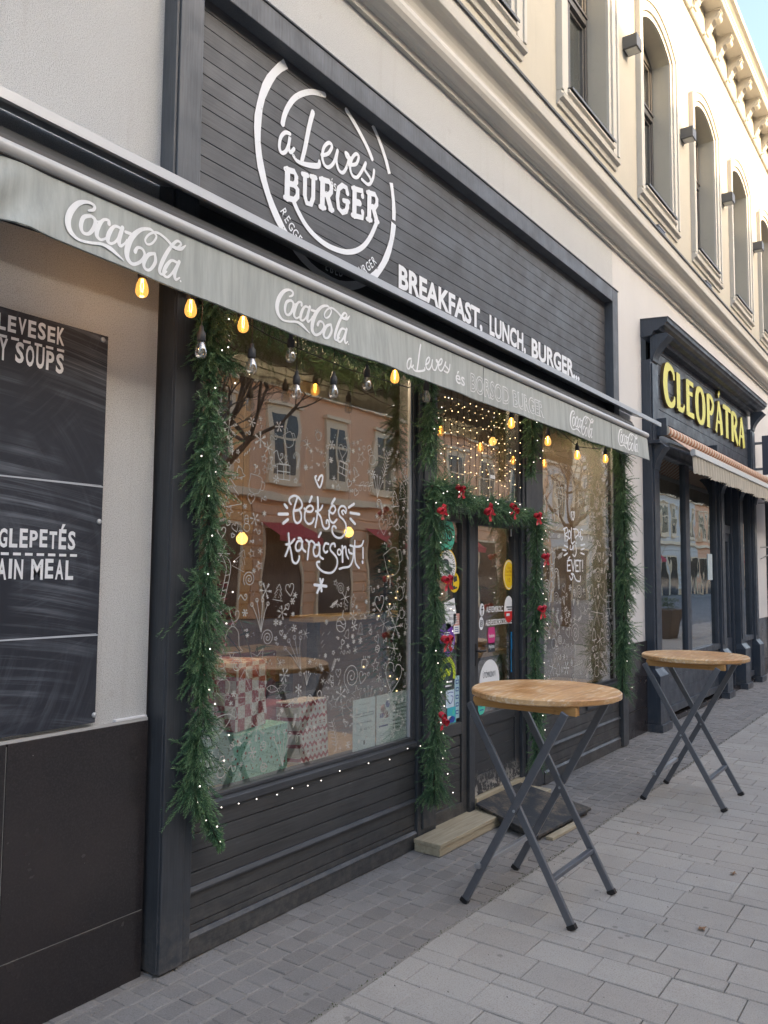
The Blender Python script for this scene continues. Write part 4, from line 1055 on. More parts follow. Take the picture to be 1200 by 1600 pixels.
    def cyan(m):
        x, z = PW(706,1118,Y); card(m,x-.06,x+.05,z-.05,z+.055,Y-.0006); card(m,x-.055,x-.01,z-.02,z+.0,Y-.0012,1); disc(m,x+.0,z-.025,.04,.022,Y-.0012,2,16); disc(m,x+.02,z+.02,.014,.018,Y-.0012,3,12)
    S(SIDE, 'small cyan card with blue shapes', cyan, [M['cyan'],M['paperwhite'],M['inkblue'],M['mint']])
    # door
    def oval(m):
        x, z = PW(795,898,Y); disc(m,x,z,.092,.115,Y,1); disc(m,x,z,.084,.107,Y-.0006,2); disc(m,x,z,.078,.10,Y-.0012,0)
        text(m,'2024',x-.025,x+.025,z+.045,z+.06,Y-.002,mi=3); text(m,'Taste Menu',x-.055,x+.055,z+.015,z+.035,Y-.002,mi=3); text(m,'10',x-.02,x+.02,z-.055,z-.025,Y-.002,mi=3); card(m,x-.06,x+.06,z-.005,z-.001,Y-.002,3)
    S(DOOR, 'yellow oval award sticker with a double rim', oval, [M['sunflower'],M['sunflower'],M['paperwhite'],mat_simple('orange_print', (.5,.18,.02), .5)])
    def redwhite(m):
        x, z = PW(795,952,Y); disc(m,x,z,.075,.10,Y)
        m.add([(x+.075*math.cos(t),Y-.0008,z+.10*math.sin(t)) for t in [math.pi+.15+(math.pi-.3)*k/14 for k in range(15)]], [tuple(range(15))], 1)
        card(m,x-.04,x+.05,z+.012,z+.022,Y-.001,2); card(m,x-.02,x+.06,z-.004,z+.004,Y-.001,2); card(m,x-.045,x+.01,z-.05,z-.03,Y-.0016,0)
    S(DOOR, 'white and red oval sticker', redwhite, [M['paperwhite'],M['scarlet'],M['ink']])
    def fb(m):
        x, z = PW(753,953,Y); disc(m,x,z,.034,.046,Y); stroke(m,[(x+.014,z+.026),(x+.002,z+.024),(x,z+.008),(x,z-.036)],.011,Y-.001,1,smooth=False); stroke(m,[(x-.012,z+.002),(x+.014,z+.002)],.009,Y-.0011,1,smooth=False)
        x0, z0 = PW(760,960,Y); x1, z1 = PW(786,946,Y); text(m,'ALEVESMISKOLC',x0,x1,z-.021,z+.021,Y,.012)
    S(DOOR, 'white page sign lettered ALEVESMISKOLC with a round f', fb, [M['paperwhite'],M['ink']])
    def ig(m):
        x, z = PW(752,974,Y); disc(m,x,z,.034,.046,Y); stroke(m,[(x-.016,z-.02),(x+.016,z-.02),(x+.016,z+.02),(x-.016,z+.02),(x-.016,z-.02)],.006,Y-.001,1,smooth=False); stroke(m,ell(x,z,.008,.010),.005,Y-.0011,1,closed=True); disc(m,x+.009,z+.013,.003,.003,Y-.0012,1,8)
        x0,_ = PW(759,974,Y); x1,_ = PW(802,974,Y); text(m,'ALEVESESBORSODBURGER',x0,x1,z-.021,z+.021,Y,.012)
    S(DOOR, 'white page sign lettered ALEVESESBORSODBURGER with a round camera mark', ig, [M['paperwhite'],M['ink']])
    def pink(m):
        x, z = PW(768,993,Y); m.add([(x-.045,Y,z-.06),(x+.045,Y,z-.06),(x+.058,Y,z),(x+.045,Y,z+.06),(x-.045,Y,z+.06),(x-.058,Y,z)], [tuple(range(6))]); text(m,'foodora',x-.042,x+.042,z-.014,z+.014,Y-.001,.01,mi=1)
    S(DOOR, 'pink delivery sticker with white lettering', pink, [M['pink'],M['paperwhite']])
    def nyitva(m):
        x, z = PW(768,1011,Y); card(m,x-.05,x+.05,z-.035,z+.03,Y); text(m,'Nyitva',x-.042,x+.042,z-.018,z+.02,Y-.001,.01,mi=1)
    S(DOOR, 'small black label with white lettering', nyitva, [M['ink'],M['paperwhite']])
    def blue(m):
        x, z = PW(803,1018,Y); card(m,x-.052,x+.05,z-.15,z+.15,Y); card(m,x-.04,x+.038,z-.135,z+.02,Y-.0008,1); stroke(m,[(x-.03,z+.11),(x-.01,z+.07),(x+.01,z+.11),(x+.03,z+.07)],.016,Y-.001,1,smooth=False); disc(m,x,z-.03,.02,.025,Y-.0014,2,12); disc(m,x,z-.08,.02,.025,Y-.0014,2,12); card(m,x-.02,x+.02,z-.125,z-.112,Y-.0014,2)
    S(DOOR, 'tall blue sticker with black panel', blue, [M['skyblue'],M['ink'],M['paper']])
    def half(m):
        x, z = PW(765,1058,Y); disc(m,x,z-.03,.15,.155,Y,0,32); text(m,'ÜTÖMKÖNYV',x-.10,x+.09,z+.0,z+.05,Y-.001,.0,mi=1); card(m,x-.09,x+.09,z-.05,z-.044,Y-.001,1)
    S(DOOR, 'large white round notice behind the table top', half, [M['paperwhite'],M['ink']])
    def teal(m):
        x, z = PW(752,1100,Y); disc(m,x,z,.063,.075,Y); m.add([(x+.063*math.cos(t),Y-.0006,z+.075*math.sin(t)) for t in [.1+(math.pi-.2)*k/12 for k in range(13)]], [tuple(range(13))], 1)
        for k in range(4): stroke(m,[(x-.05,z+.02+.012*k),(x,z+.026+.012*k),(x+.05,z+.02+.012*k)],.005,Y-.001,2)
        text(m,'TISZTA',x-.045,x+.045,z-.02,z+.005,Y-.001,mi=2); card(m,x-.025,x+.03,z-.045,z-.038,Y-.001,2)
    S(DOOR, 'round green and blue sticker low on the door', teal, [M['mint'],M['cyan'],M['inkblue']])
    def alarm(m):
        x, z = PW(801,828,Y); card(m,x-.035,x+.035,z-.05,z+.05,Y); stroke(m,[(x-.012,z+.02),(x+.012,z+.02),(x-.004,z-.02)],.008,Y-.001,1,smooth=False)
    S(DOOR, 'small white label in the top corner of the door glass', alarm, [M['paperwhite'],M['ink']])
stickers()

# ------------------------------------------------------------------ chalkboard
def chalkboard():
    t = thing('menu_chalkboard', (1.2,2.80,1.85), 'large black menu chalkboard with white lettering screwed to the plaster wall', 'chalkboard')
    x0, x1, z0, z1, yf = .35, 1.975, 1.058, 2.60, 2.795
    m = MB()
    za, zb = 2.60, 1.058
    m.box(x0,x1,yf,YW-.001,1.058,1.398); m.box(x0,x1,yf,YW-.001,1.3995,1.985); m.box(x0,x1,yf,YW-.001,1.9865,2.60)
    bd = m.build('board', M['chalk'], t, bevel=.001)
    Y = yf-.001; m = MB(); W = M['white']
    def line(body, xr, zt, zb_, cw):       # right aligned hand cut capitals, letter by letter
        r = random.Random(body); x = xr
        for ch in reversed(body):
            if ch == ' ': x -= cw*.55; continue
            v,f = glyphs(ch,.03); wd = cw*(.30 if ch in 'I' else 1.15 if ch in 'M' else .82)
            tp = zt+r.uniform(-.004,.006)
            if ch in 'ÉŐÁ': tp += .024
            text(m, ch, x-wd, x, zb_+r.uniform(-.004,.003), tp, Y, .03); x -= wd+cw*.2
    def PX(px,py): return PW(px,py,yf)
    xr,zt = PX(101,516); _,zb2 = PX(101,541); line('NAPI LEVESEK', xr, zt+.002, zb2, .0385)
    xr,zt = PX(100,553); _,zb2 = PX(100,584); line('DAILY SOUPS', xr, zt, zb2, .040)
    xr,zt = PX(118,832); _,zb2 = PX(118,858); line('MEGLEPETÉS', xr, zt, zb2, .0385)
    xr,zt = PX(115,875); _,zb2 = PX(115,905); line('MAIN MEAL', xr, zt, zb2, .0415)
    for (px,py) in ((100,549),(120,868)):
        xr,zz = PX(px,py)
        for k in range(26): card(m, xr-.030-.046*k, xr-.046*k, zz-.005, zz+.005, Y)
    m.build('lettering', W, bd, fix=False)
    m = MB()
    for zz in (1.3985,1.9855): stroke(m, [(x0+.01,zz+.002),(.9,zz-.002),(1.4,zz+.003),(x1-.003,zz)], .005, Y); stroke(m, [(x0+.01,zz+.006),(1.1,zz+.004),(x1-.01,zz+.005)], .0022, Y)
    m.build('chalk_line', mat_simple('chalk', (.45,.48,.52), .9), bd, fix=False)
    for (px,py) in ((161,531),(155,815),(147,1117)):
        x,z = PX(px,py); m = MB(); m.lathe((x,yf,z), [(0,-.005),(.008,-.005),(.0105,-.002),(.011,.0)], 12, axis='y'); m.box(x-.006,x+.006,yf-.0055,yf-.0049,z-.001,z+.001)
        m.build('screw', M['hood'], t)
chalkboard()
def chalk_stick():
    x,z = PW(203,1121,2.81); m = MB(); m.box(x-.075,x+.08,2.802,2.8195,1.0435,1.0535); m.build('chalk_stick', M['white'], label='short white strip lying on the stone ledge beside the post', cat='chalk', bevel=.002)
chalk_stick()

# ------------------------------------------------------------------ burger shop awning
def awning():
    t = thing('drinks_awning', (4,2.6,3.0), 'retracted grey awning with white lettering along its hanging cloth', 'awning')
    XL, XR = -1.2, 7.70
    m = MB()          # sheet hood
    m.extrude_x([(2.50,3.188),(2.497,3.188),(2.497,3.226),(2.50,3.229),(2.815,3.345),(2.815,3.341),(2.5035,3.2262),(2.5035,3.1905),(2.515,3.1915),(2.515,3.1885)], XL, 8.42)
    m.build('hood', M['hood'], t)
    m = MB(); m.extrude_x([(2.56,2.95),(2.60,2.93),(2.715,2.95),(2.715,3.10),(2.68,3.135),(2.57,3.135),(2.55,3.10)], XL, 7.72); m.build('cassette', M['hood_dark'], t)
    m = MB(); r = random.Random(3)
    for k in range(12): x = .2+.68*k; m.box(x,x+.03,2.7151,2.80,3.02,3.10)
    m.build('bracket', M['hood_dark'], t)
    zb = lambda x: 2.986
    xs = [XL+(XR-XL)*k/40 for k in range(41)]
    m = MB(); m.tube([(x,2.425,zb(x)) for x in xs], .026, 14); m.build('front_bar', M['metal_white'], t)
    m = MB(); m.tube([(x,2.418,zb(x)-.027) for x in xs], .004, 6); m.build('keder', M['black'], t)
    # hanging cloth
    bx = [-1.2,.6,1.303,1.526,1.987,2.269,2.462,2.684,3.068,3.445,3.879,4.924,6.144,7.706]; bz = [2.74,2.74,2.742,2.736,2.730,2.723,2.721,2.717,2.721,2.725,2.724,2.723,2.727,2.743]
    nx, nz = 420, 10; vs = []; fs = []
    def wav(x, v):
        fold = math.exp(-((x-1.25)/.16)**2)*.022*math.sin(26*(x+.25*v))*(.3+.7*v)
        return 2.42 - .010*v + (.009*math.sin(3.1*x+.5)+.006*math.sin(7.3*x)+.003*math.sin(16.1*x+1))*v + fold
    for j in range(nz+1):
        for i in range(nx+1):
            x = XL+(XR-XL)*i/nx; v = j/nz; zt = zb(x)-.026; z = zt+(np.interp(x,bx,bz)-zt)*v; vs.append((x, wav(x,v), z))
    for j in range(nz):
        for i in range(nx): a = j*(nx+1)+i; fs.append((a,a+1,a+nx+2,a+nx+1))
    m = MB(); m.add(vs, fs, 0, True); v2 = [(x,y+.0025,z) for x,y,z in vs]; m.add(v2, [tuple(reversed(f)) for f in fs], 0, True)
    cl = m.build('valance', M['awning'], t, fix=False)
    m = MB(); m.tube([(x, wav(x,1)-.0005, np.interp(x,bx,bz)+.003) for x in [XL+(XR-XL)*k/200 for k in range(201)]], .0028, 4); m.build('hem', mat_simple('hem_tape', (.22,.24,.225), .9), cl)
    m = MB()
    for x in (4.45,6.72): m.tube([(x,wav(x,v)-.001,(zb(x)-.026)+(np.interp(x,bx,bz)-(zb(x)-.026))*v) for v in (0,.25,.5,.75,1)], .0016, 4)
    m.build('seam', mat_simple('seam_thread', (.12,.13,.12), .9), cl)
    # print on the cloth; every flat stroke follows the cloth
    Y0 = 2.42
    coke = [[(206,254,.6),(225,246,.9),(228,226,.9),(204,212,.9),(170,222,1.4),(140,262,1.8),(125,312,1.9),(129,355,1.7),(146,386,1.2),(168,404,.8),(205,411,.8),(250,412,.9),(282,428,1.3),(306,452,1.0),(334,482,.3)],
        [(216,278,.9),(188,288,1.2),(176,330,1.3),(183,364,1.0),(206,366,1.0),(228,328,1.3),(230,294,1.1),(216,278,.9)],[(228,290,.6),(240,302,.6),(256,296,.5)],
        [(283,308,1.2),(282,291,.9),(262,291,.9),(241,330,1.4),(235,370,1.3),(250,390,.8),(274,376,.6),(290,352,.5)],
        [(330,325,.9),(305,316,.9),(284,350,1.4),(276,390,1.3),(290,404,.8),(312,384,.8),(332,335,1.1)],[(335,318,1.2),(320,380,1.4),(323,411,1.0),(340,398,.6),(350,376,.4)],
        [(346,339,1.0),(368,346,1.0)],
        [(456,326,.8),(440,312,.9),(405,320,1.2),(370,362,1.7),(351,420,1.9),(350,466,1.6),(370,494,1.1),(400,480,1.0),(419,445,1.0),(411,416,.9),(392,410,.9),(381,432,1.3)],
        [(456,326,.7),(466,347,.7),(450,380,.7),(430,388,.7),(422,366,.7),(440,336,.7),(470,326,.8),(505,354,.9),(532,387,1.1),(560,395,1.2),(579,376,.4)],
        [(460,430,.9),(434,440,1.2),(416,482,1.3),(421,510,1.0),(441,512,.9),(462,472,1.2),(460,430,.9)],
        [(540,398,.6),(562,372,.8),(545,358,.9),(517,400,1.2),(492,460,1.4),(479,512,1.2),(490,529,.8),(508,512,.5)],
        [(550,466,.9),(526,456,.9),(504,490,1.3),(496,526,1.2),(511,540,.8),(531,515,.8),(550,474,1.0)],[(556,458,1.1),(540,515,1.3),(543,548,.9),(558,538,.5)],
        [(562,553,.5),(563,556,.5)]]
    C = traced(coke, .25, 400, 400, Y0)
    def put(strokes, dx, dz, wd, name, lab, s=1.0, ax=0, az=0):
        m = MB()
        for q in strokes: stroke(m, [(ax+(p[0]-ax)*s+dx, az+(p[1]-az)*s+dz)+tuple(p[2:]) for p in q], wd, Y0)
        follow(m, name, lab)
    def follow(m, name, lab):
        out = []
        for x,y,z in m.v:
            zt = zb(x)-.026; v = min(1,max(0,(zt-z)/(zt-np.interp(x,bx,bz)))); out.append((x, wav(x,v)-.0012+(y-Y0)*3, z))
        m.v = out; m.build(name, [M['cloth_print'],M['awning']], cl, label=lab, fix=False)
    x2 = min(p[0] for q in C for p in q)
    for xx, dz, lab in ((1.525,.004,'white script lettering Coca-Cola, furthest left'),(x2,0,'white script lettering Coca-Cola, second from the left'),(5.80,.0,'white script lettering Coca-Cola, third from the left'),(6.885,.02,'white script lettering Coca-Cola at the right end')):
        put(C, xx-x2, dz, .0125, 'logo_lettering', lab)
    lev = [[(292,596),(262,588),(234,620),(226,680),(240,714),(264,708),(282,670),(292,615),(284,680),(296,712),(318,690)],
           [(436,462,1.3),(415,540,1.3),(385,690,1.2),(366,765,1.1)],[(314,733),(340,768),(400,790,1.2),(468,796,1.2),(476,768)],
           [(490,730),(530,720),(555,675),(535,652),(505,680),(494,740),(508,790),(535,805),(566,775),(590,700)],
           [(590,700),(582,760),(596,820),(625,838),(652,790),(660,735),(640,715),(650,745),(680,750)],
           [(664,790),(705,785),(722,740),(705,722),(680,750),(668,810),(684,858),(712,868),(740,830),(766,778)],
           [(766,778),(760,820),(790,868),(798,900),(778,912),(742,882)],[(798,902),(812,870),(818,824)]]
    Ls = traced(lev, .25, 380, 60, 2.797)
    xa = min(p[0] for q in Ls for p in q); xb = max(p[0] for q in Ls for p in q); za = min(p[1] for q in Ls for p in q); zb_ = max(p[1] for q in Ls for p in q)
    L2 = [[(3.575+(p[0]-xa)/(xb-xa)*.455, 2.755+(p[1]-za)/(zb_-za)*.165)+tuple(p[2:]) for p in q] for q in Ls]
    put(L2, 0, 0, .0105, 'logo_lettering', 'white script lettering a Leves')
    m = MB(); text(m, 'és', 4.09, 4.205, 2.778, 2.858, Y0, .008); follow(m, 'lettering', 'white lettering és')
    m = MB(); text(m, 'BORSOD BURGER', 4.285, 5.33, 2.765, 2.885, Y0, .035); text(m, 'BORSOD BURGER', 4.2895, 5.3255, 2.7715, 2.8785, Y0-.0004, -.004, mi=1); follow(m, 'lettering', 'outlined white lettering BORSOD BURGER')
awning()

# ------------------------------------------------------------------ garlands
_pl = {}
def garland(name, path, rad, n_per_m, lab, seed, nled, bows=(), yb=2.66, thin=None):
    r = random.Random(seed); P = [Vector((x, yb if len(q) == 0 else q[0], z)) for x, z, *q in path]
    Q = [Vector(p) for p in catmull([tuple(p) for p in P], sub=8)]
    seg = [(Q[i+1]-Q[i]).length for i in range(len(Q)-1)]; L = sum(seg)
    t = thing(name, tuple(Q[-1]), lab, 'garland', 'fir garlands round the shopfront')
    m = MB(); m.tube(Q, .006, 5); m.build('wire', M['twig'], t)
    m = MB()
    def at(d):
        for i, s in enumerate(seg):
            if d <= s: return Q[i].lerp(Q[i+1], d/s), (Q[i+1]-Q[i]).normalized()
            d -= s
        return Q[-1], (Q[-1]-Q[-2]).normalized()
    n = int(L*n_per_m*2.1); va = []; fa = []; ma = []
    for k in range(n):
        d = L*(k+r.random())/n; p, tg = at(d)
        a = r.uniform(0, 2*math.pi); e1 = tg.cross(Vector((0,1,0)));
        if e1.length < .1: e1 = tg.cross(Vector((1,0,0)))
        e1.normalize(); e2 = tg.cross(e1)
        o = e1*math.cos(a)+e2*math.sin(a)
        fl = 1+.34*math.sin(d*9.3+seed)+.26*math.sin(d*23+2*seed)+.15*math.sin(d*41+seed*3)
        ln = rad*fl*r.choice((.55,.7,.8,.9,1.0,1.25))
        st = (o*r.uniform(.45,1.0) + tg*r.uniform(.1,.9)*(1 if r.random() < .85 else -1) + Vector((0,0,-.15))).normalized()
        if p.y + st.y*ln > 2.76: st.y *= -.5; st.normalize()
        b0 = p + o*rad*.08
        s1 = st.cross(Vector((0.3,.5,.8))).normalized(); s2 = st.cross(s1); bend = Vector((0,0,-ln*r.uniform(.0,.3)))
        mi = r.choice((0,1,1,1,2)); nn = max(18, int(ln*330))
        for q in range(3): 
            va += [b0.lerp(b0+st*ln,q/3)+bend*(q/3)**2+s1*.0013, b0.lerp(b0+st*ln,q/3)+bend*(q/3)**2-s1*.0013, b0.lerp(b0+st*ln,(q+1)/3)+bend*((q+1)/3)**2]; fa.append((len(va)-3,len(va)-2,len(va)-1)); ma.append(3)
        for q in range(nn):
            u = (q+.3)/nn; c = b0+st*ln*u+bend*u*u; an = q*2.4+r.uniform(-.5,.5)
            dr = (s1*math.cos(an)+s2*math.sin(an)*.7)*.80 + st*r.uniform(.7,1.15); dr.normalize()
            nl = r.uniform(.017,.025)*(1-.25*u); w_ = dr.cross(st)
            if w_.length < .01: continue
            w_ = w_.normalized()*.00135; c2 = c+dr*nl*.6
            k0 = len(va); va += [c-w_*.6, c+w_*.6, c2+w_, c2-w_, c+dr*nl]; fa.append((k0,k0+1,k0+2,k0+3)); fa.append((k0+3,k0+2,k0+4)); tip = mi if u < .7 else max(0,mi-1); ma += [tip,tip]
    m.v = [tuple(v) for v in va]; m.f = fa; m.m = ma; m.sm = [False]*len(fa)
    m.build('foliage', [M['green_light'],M['green_mid'],M['green_dark'],M['twig']], t, fix=False)
    led = None
    for k in range(nled):
        p, tg = at(L*(k+r.uniform(.2,.8))/nled); c = p + Vector((r.uniform(-1,1)*rad*.9, -rad*r.uniform(.5,1.0), r.uniform(-1,1)*rad*.5))
        if led is None:
            m = MB(); m.lathe(tuple(c), [(0,-.0034),(.0026,-.002),(.0034,0),(.0026,.002),(0,.0034)], 6); led = m.build('led', M['led'], t); lc = c
        else:
            o = led.copy(); COL.objects.link(o); o.parent = t; o.location = c-lc
    for bx, bz in bows:
        y = yb-rad*.85; m = MB(); s = r.uniform(.034,.046); a = r.uniform(-.9,.9)
        def lp(pts):
            out = []
            for (x,z,dy) in pts: out.append((bx+s*(x*math.cos(a)-z*math.sin(a)), y+s*dy, bz+s*(x*math.sin(a)+z*math.cos(a))))
            return out
        for sg in (-1,1):
            loop = [(0,0,0),(sg*.5,.55,-.3),(sg*1.15,.5,-.1),(sg*1.2,-.1,.15),(sg*.55,-.3,.1),(0,0,.0)]; A = lp(catmull(loop,sub=4)); B = [(x,yy-.024,z-.012) for x,yy,z in A]
            N = len(A); m.add(A+B, [(i,i+1,N+i+1,N+i) for i in range(N-1)], 0, True)
            tail = [(0,0,-.1),(sg*.4,-.6,-.35),(sg*.55,-1.2,-.1),(sg*.9,-1.8,-.2)]; A = lp(catmull(tail,sub=4)); B = [(x+.022,yy-.006,z+.008) for x,yy,z in A]
            N = len(A); m.add(A+B, [(i,i+1,N+i+1,N+i) for i in range(N-1)], 0, True)
        m.lathe((bx,y-.012,bz), [(0,-.014),(.013,-.008),(.014,.006),(0,.014)], 8)
        m.build('bow', M['red'], t, fix=False)
    return t
garland('fir_garland', [(2.41,2.88),(2.40,2.47),(2.405,2.18),(2.41,1.9),(2.43,1.72),(2.39,1.5),(2.395,1.23),(2.40,1.01),(2.375,.835),(2.37,.72)], .098, 330, 'thick green fir garland hanging down the left post beside the large window', 1, 20)
garland('fir_garland', [(2.37,.72),(2.45,.60),(2.50,.52),(2.53,.46)], .042, 260, 'loose end of fir garland trailing off below the left window corner', 2, 4)
garland('fir_garland', [(2.41,2.62),(2.48,2.61),(2.56,2.60)], .07, 260, 'short fir sprig sticking out to the right near the top of the left garland', 3, 1)
garland('fir_garland', [(4.22,2.90),(4.21,2.62),(4.205,2.34)], .085, 260, 'dark fir garland on the pillar above the left end of the door arch', 4, 6)
garland('fir_garland', [(4.24,2.20),(4.265,1.9),(4.27,1.64),(4.28,1.2),(4.275,.86),(4.27,.55),(4.265,.27)], .095, 300, 'green fir garland down the pillar left of the door with red bows', 5, 22, ((4.20,2.045),(4.265,1.62),(4.265,1.257),(4.225,.787)))
garland('fir_garland', [(4.22,2.19),(4.5,2.17),(4.85,2.12),(5.3,2.11),(5.72,2.07)], .10, 300, 'green fir garland over the door with four red bows', 6, 12, ((4.42,2.19),(4.79,2.085),(5.17,2.115),(5.56,2.09)))
garland('fir_garland', [(5.66,2.92),(5.66,2.65),(5.64,2.40)], .085, 260, 'dark fir garland on the pillar above the right end of the door arch', 7, 6)
garland('fir_garland', [(5.74,2.08),(5.735,1.8),(5.715,1.4),(5.70,1.1),(5.72,.68),(5.715,.25)], .09, 300, 'green fir garland right of the door, half behind the near table', 8, 18, ((5.71,1.79),(5.64,1.40)))
garland('fir_garland', [(7.60,2.90),(7.66,2.62),(7.70,2.26),(7.73,1.9),(7.74,1.64),(7.68,1.3),(7.65,1.04),(7.62,.8),(7.60,.58)], .125, 330, 'bushy fir garland hanging down the right hand corner post', 9, 17)
garland('fir_garland', [(2.45,2.90),(3.0,2.85),(3.5,2.82),(4.15,2.86)], .08, 200, 'dark fir garland along the window head under the awning, left part', 10, 3)
garland('fir_garland', [(5.70,2.92),(6.3,2.88),(7.0,2.87),(7.6,2.9)], .08, 190, 'dark fir garland along the window head under the awning, right part', 11, 4)

# ------------------------------------------------------------------ festoon lights, curtain lights, rail lights
def festoon():
    t = thing('festoon_lights', (4.5,2.5,2.8), 'festoon string of small glass bulbs hanging under the awning edge', 'string lights')
    bulbs = [((222,448),1,.0),((298,480),1,.0),((314,545),0,.10),((393,570),0,.10),((380,505),1,.0),((454,553),0,.05),((463,610),0,.13),((521,610),0,.13),((573,598),0,.07),((617,587),1,.0),((666,618),0,.03),((799,660),1,.0),((856,688),1,.03),((902,710),1,.05),((946,716),1,.03)]
    pts = []; Yb = 2.5
    for i, ((px,py),lit,drop) in enumerate(bulbs):
        yb = Yb + (.04 if i in (4,6) else 0); x, z = PW(px, py, yb); zt = 2.80+.012*math.sin(i*2.1)
        pts.append((x, yb, zt+.02))
        m = MB(); zc = z
        m.lathe((x,yb,zc), [(0,.095),(.008,.094),(.010,.075),(.0175,.066),(.0185,.040),(.0165,.036),(.0165,.030),(.0,.030)], 12)
        m.tube([(x,yb,zc+.09),(x+.003,yb,(zc+zt)/2+.06),(x,yb,zt+.02)], .0022, 5)
        s = m.build('bulb_socket', M['socket'], t)
        m = MB(); m.lathe((x,yb,zc), [(.012,.031),(.0145,.024),(.0215,.006),(.0245,-.012),(.0235,-.026),(.017,-.037),(.007,-.042),(0,-.0425)], 16)
        m.build('glass_bulb', M['amber_glass'] if lit else M['bulb_glass'], s)
        m = MB()
        for q in (-1,1): m.tube([(x+q*.004,yb,zc+.028),(x+q*.006,yb,zc+.0),(x+q*.003,yb,zc-.022)], .0016 if lit else .0009, 5)
        m.box(x-.004,x+.004,yb-.003,yb+.003,zc+.018,zc+.030)
        m.build('filament', M['filament'] if lit else M['filament_off'], s)
    pts.sort(); pts = [(-.6,2.52,2.83)]+pts+[(7.7,2.52,2.84)]; cab = []
    for a,b in zip(pts,pts[1:]):
        for k in range(6): u = k/6; cab.append((a[0]+(b[0]-a[0])*u, a[1]+(b[1]-a[1])*u, a[2]+(b[2]-a[2])*u-.06*math.sin(math.pi*u)*min(1,abs(b[0]-a[0])*1.5)))
    m = MB(); m.tube(cab+[pts[-1]], .0035, 5); m.tube([(2.3,2.62,2.83),(2.7,2.58,2.74),(3.3,2.60,2.72),(3.9,2.62,2.74),(4.2,2.66,2.84)], .003, 5); m.tube([(5.9,2.6,2.84),(6.3,2.55,2.70),(6.7,2.56,2.74),(7.3,2.6,2.84)], .003, 5)
    m.build('cable', M['black'], t)
    # two lit bulbs warm the plaster and cloth next to them
    x,z = PW(222,448,2.5); l = bpy.data.lights.new('bulb_light','POINT'); l.energy = .22; l.color = (1,.55,.2); l.shadow_soft_size = .03
    o = bpy.data.objects.new('bulb_light', l); COL.objects.link(o); o.location = (x,2.5,z-.06)
M['socket'] = mat_simple('rubber_socket', (.035,.038,.043), .55)
festoon()
def curtain_lights():
    t = thing('curtain_lights', (5.05,2.735,2.9), 'curtain of tiny warm lights on dark wires over the door', 'string lights'); r = random.Random(12)
    led = None; wires = MB()
    for k in range(14):
        x = 4.50+.085*k; bot = 2.16+r.uniform(-.02,.14); y = 2.735
        pts = [(x+.008*math.sin(j*1.3+k), y, 2.93-(2.93-bot)*j/7) for j in range(8)]
        m = MB(); m.tube(pts, .0016, 4, caps=False); m.build('strand', M['black'], t)
        for j in range(7):
            z = 2.86-(2.84-bot)*(j+r.uniform(.2,.8))/7; c = Vector((x+.006*math.sin(j+k), y-.004, z))
            if led is None:
                m = MB(); m.lathe(tuple(c), [(0,-.0036),(.0028,-.0022),(.0036,0),(.0028,.0022),(0,.0036)], 6); led = m.build('led', M['led_warm'], t); l0 = c
            else:
                o = led.copy(); COL.objects.link(o); o.parent = t; o.location = c-l0
    m = MB(); m.box(5.12,5.19,2.728,2.7325,2.335,2.36); m.build('tag', M['paperwhite'], t)
curtain_lights()
def rail_lights():
    t = thing('fairy_lights', (3.3,2.74,.6), 'thin string of tiny lights along the rail under the large window', 'string lights'); r = random.Random(14)
    pts = []; 
    for px,py in ((322,1252),(345,1262),(372,1256),(400,1249),(432,1242),(456,1232),(480,1228),(501,1220),(530,1205),(575,1193),(608,1187),(636,1170),(656,1166)): x,z = PW(px,py,2.735); pts.append((x,2.735,z))
    m = MB(); m.tube([tuple(p) for p in catmull(pts,sub=3)], .0016, 4); m.build('wire', M['black'], t)
    led = None
    for p in pts:
        c = Vector((p[0],p[1]-.004,p[2]+.002))
        if led is None: m = MB(); m.lathe(tuple(c), [(0,-.003),(.0022,-.002),(.003,0),(.0022,.002),(0,.003)], 6); led = m.build('led', M['led'], t); l0 = c
        else: o = led.copy(); COL.objects.link(o); o.parent = t; o.location = c-l0
rail_lights()

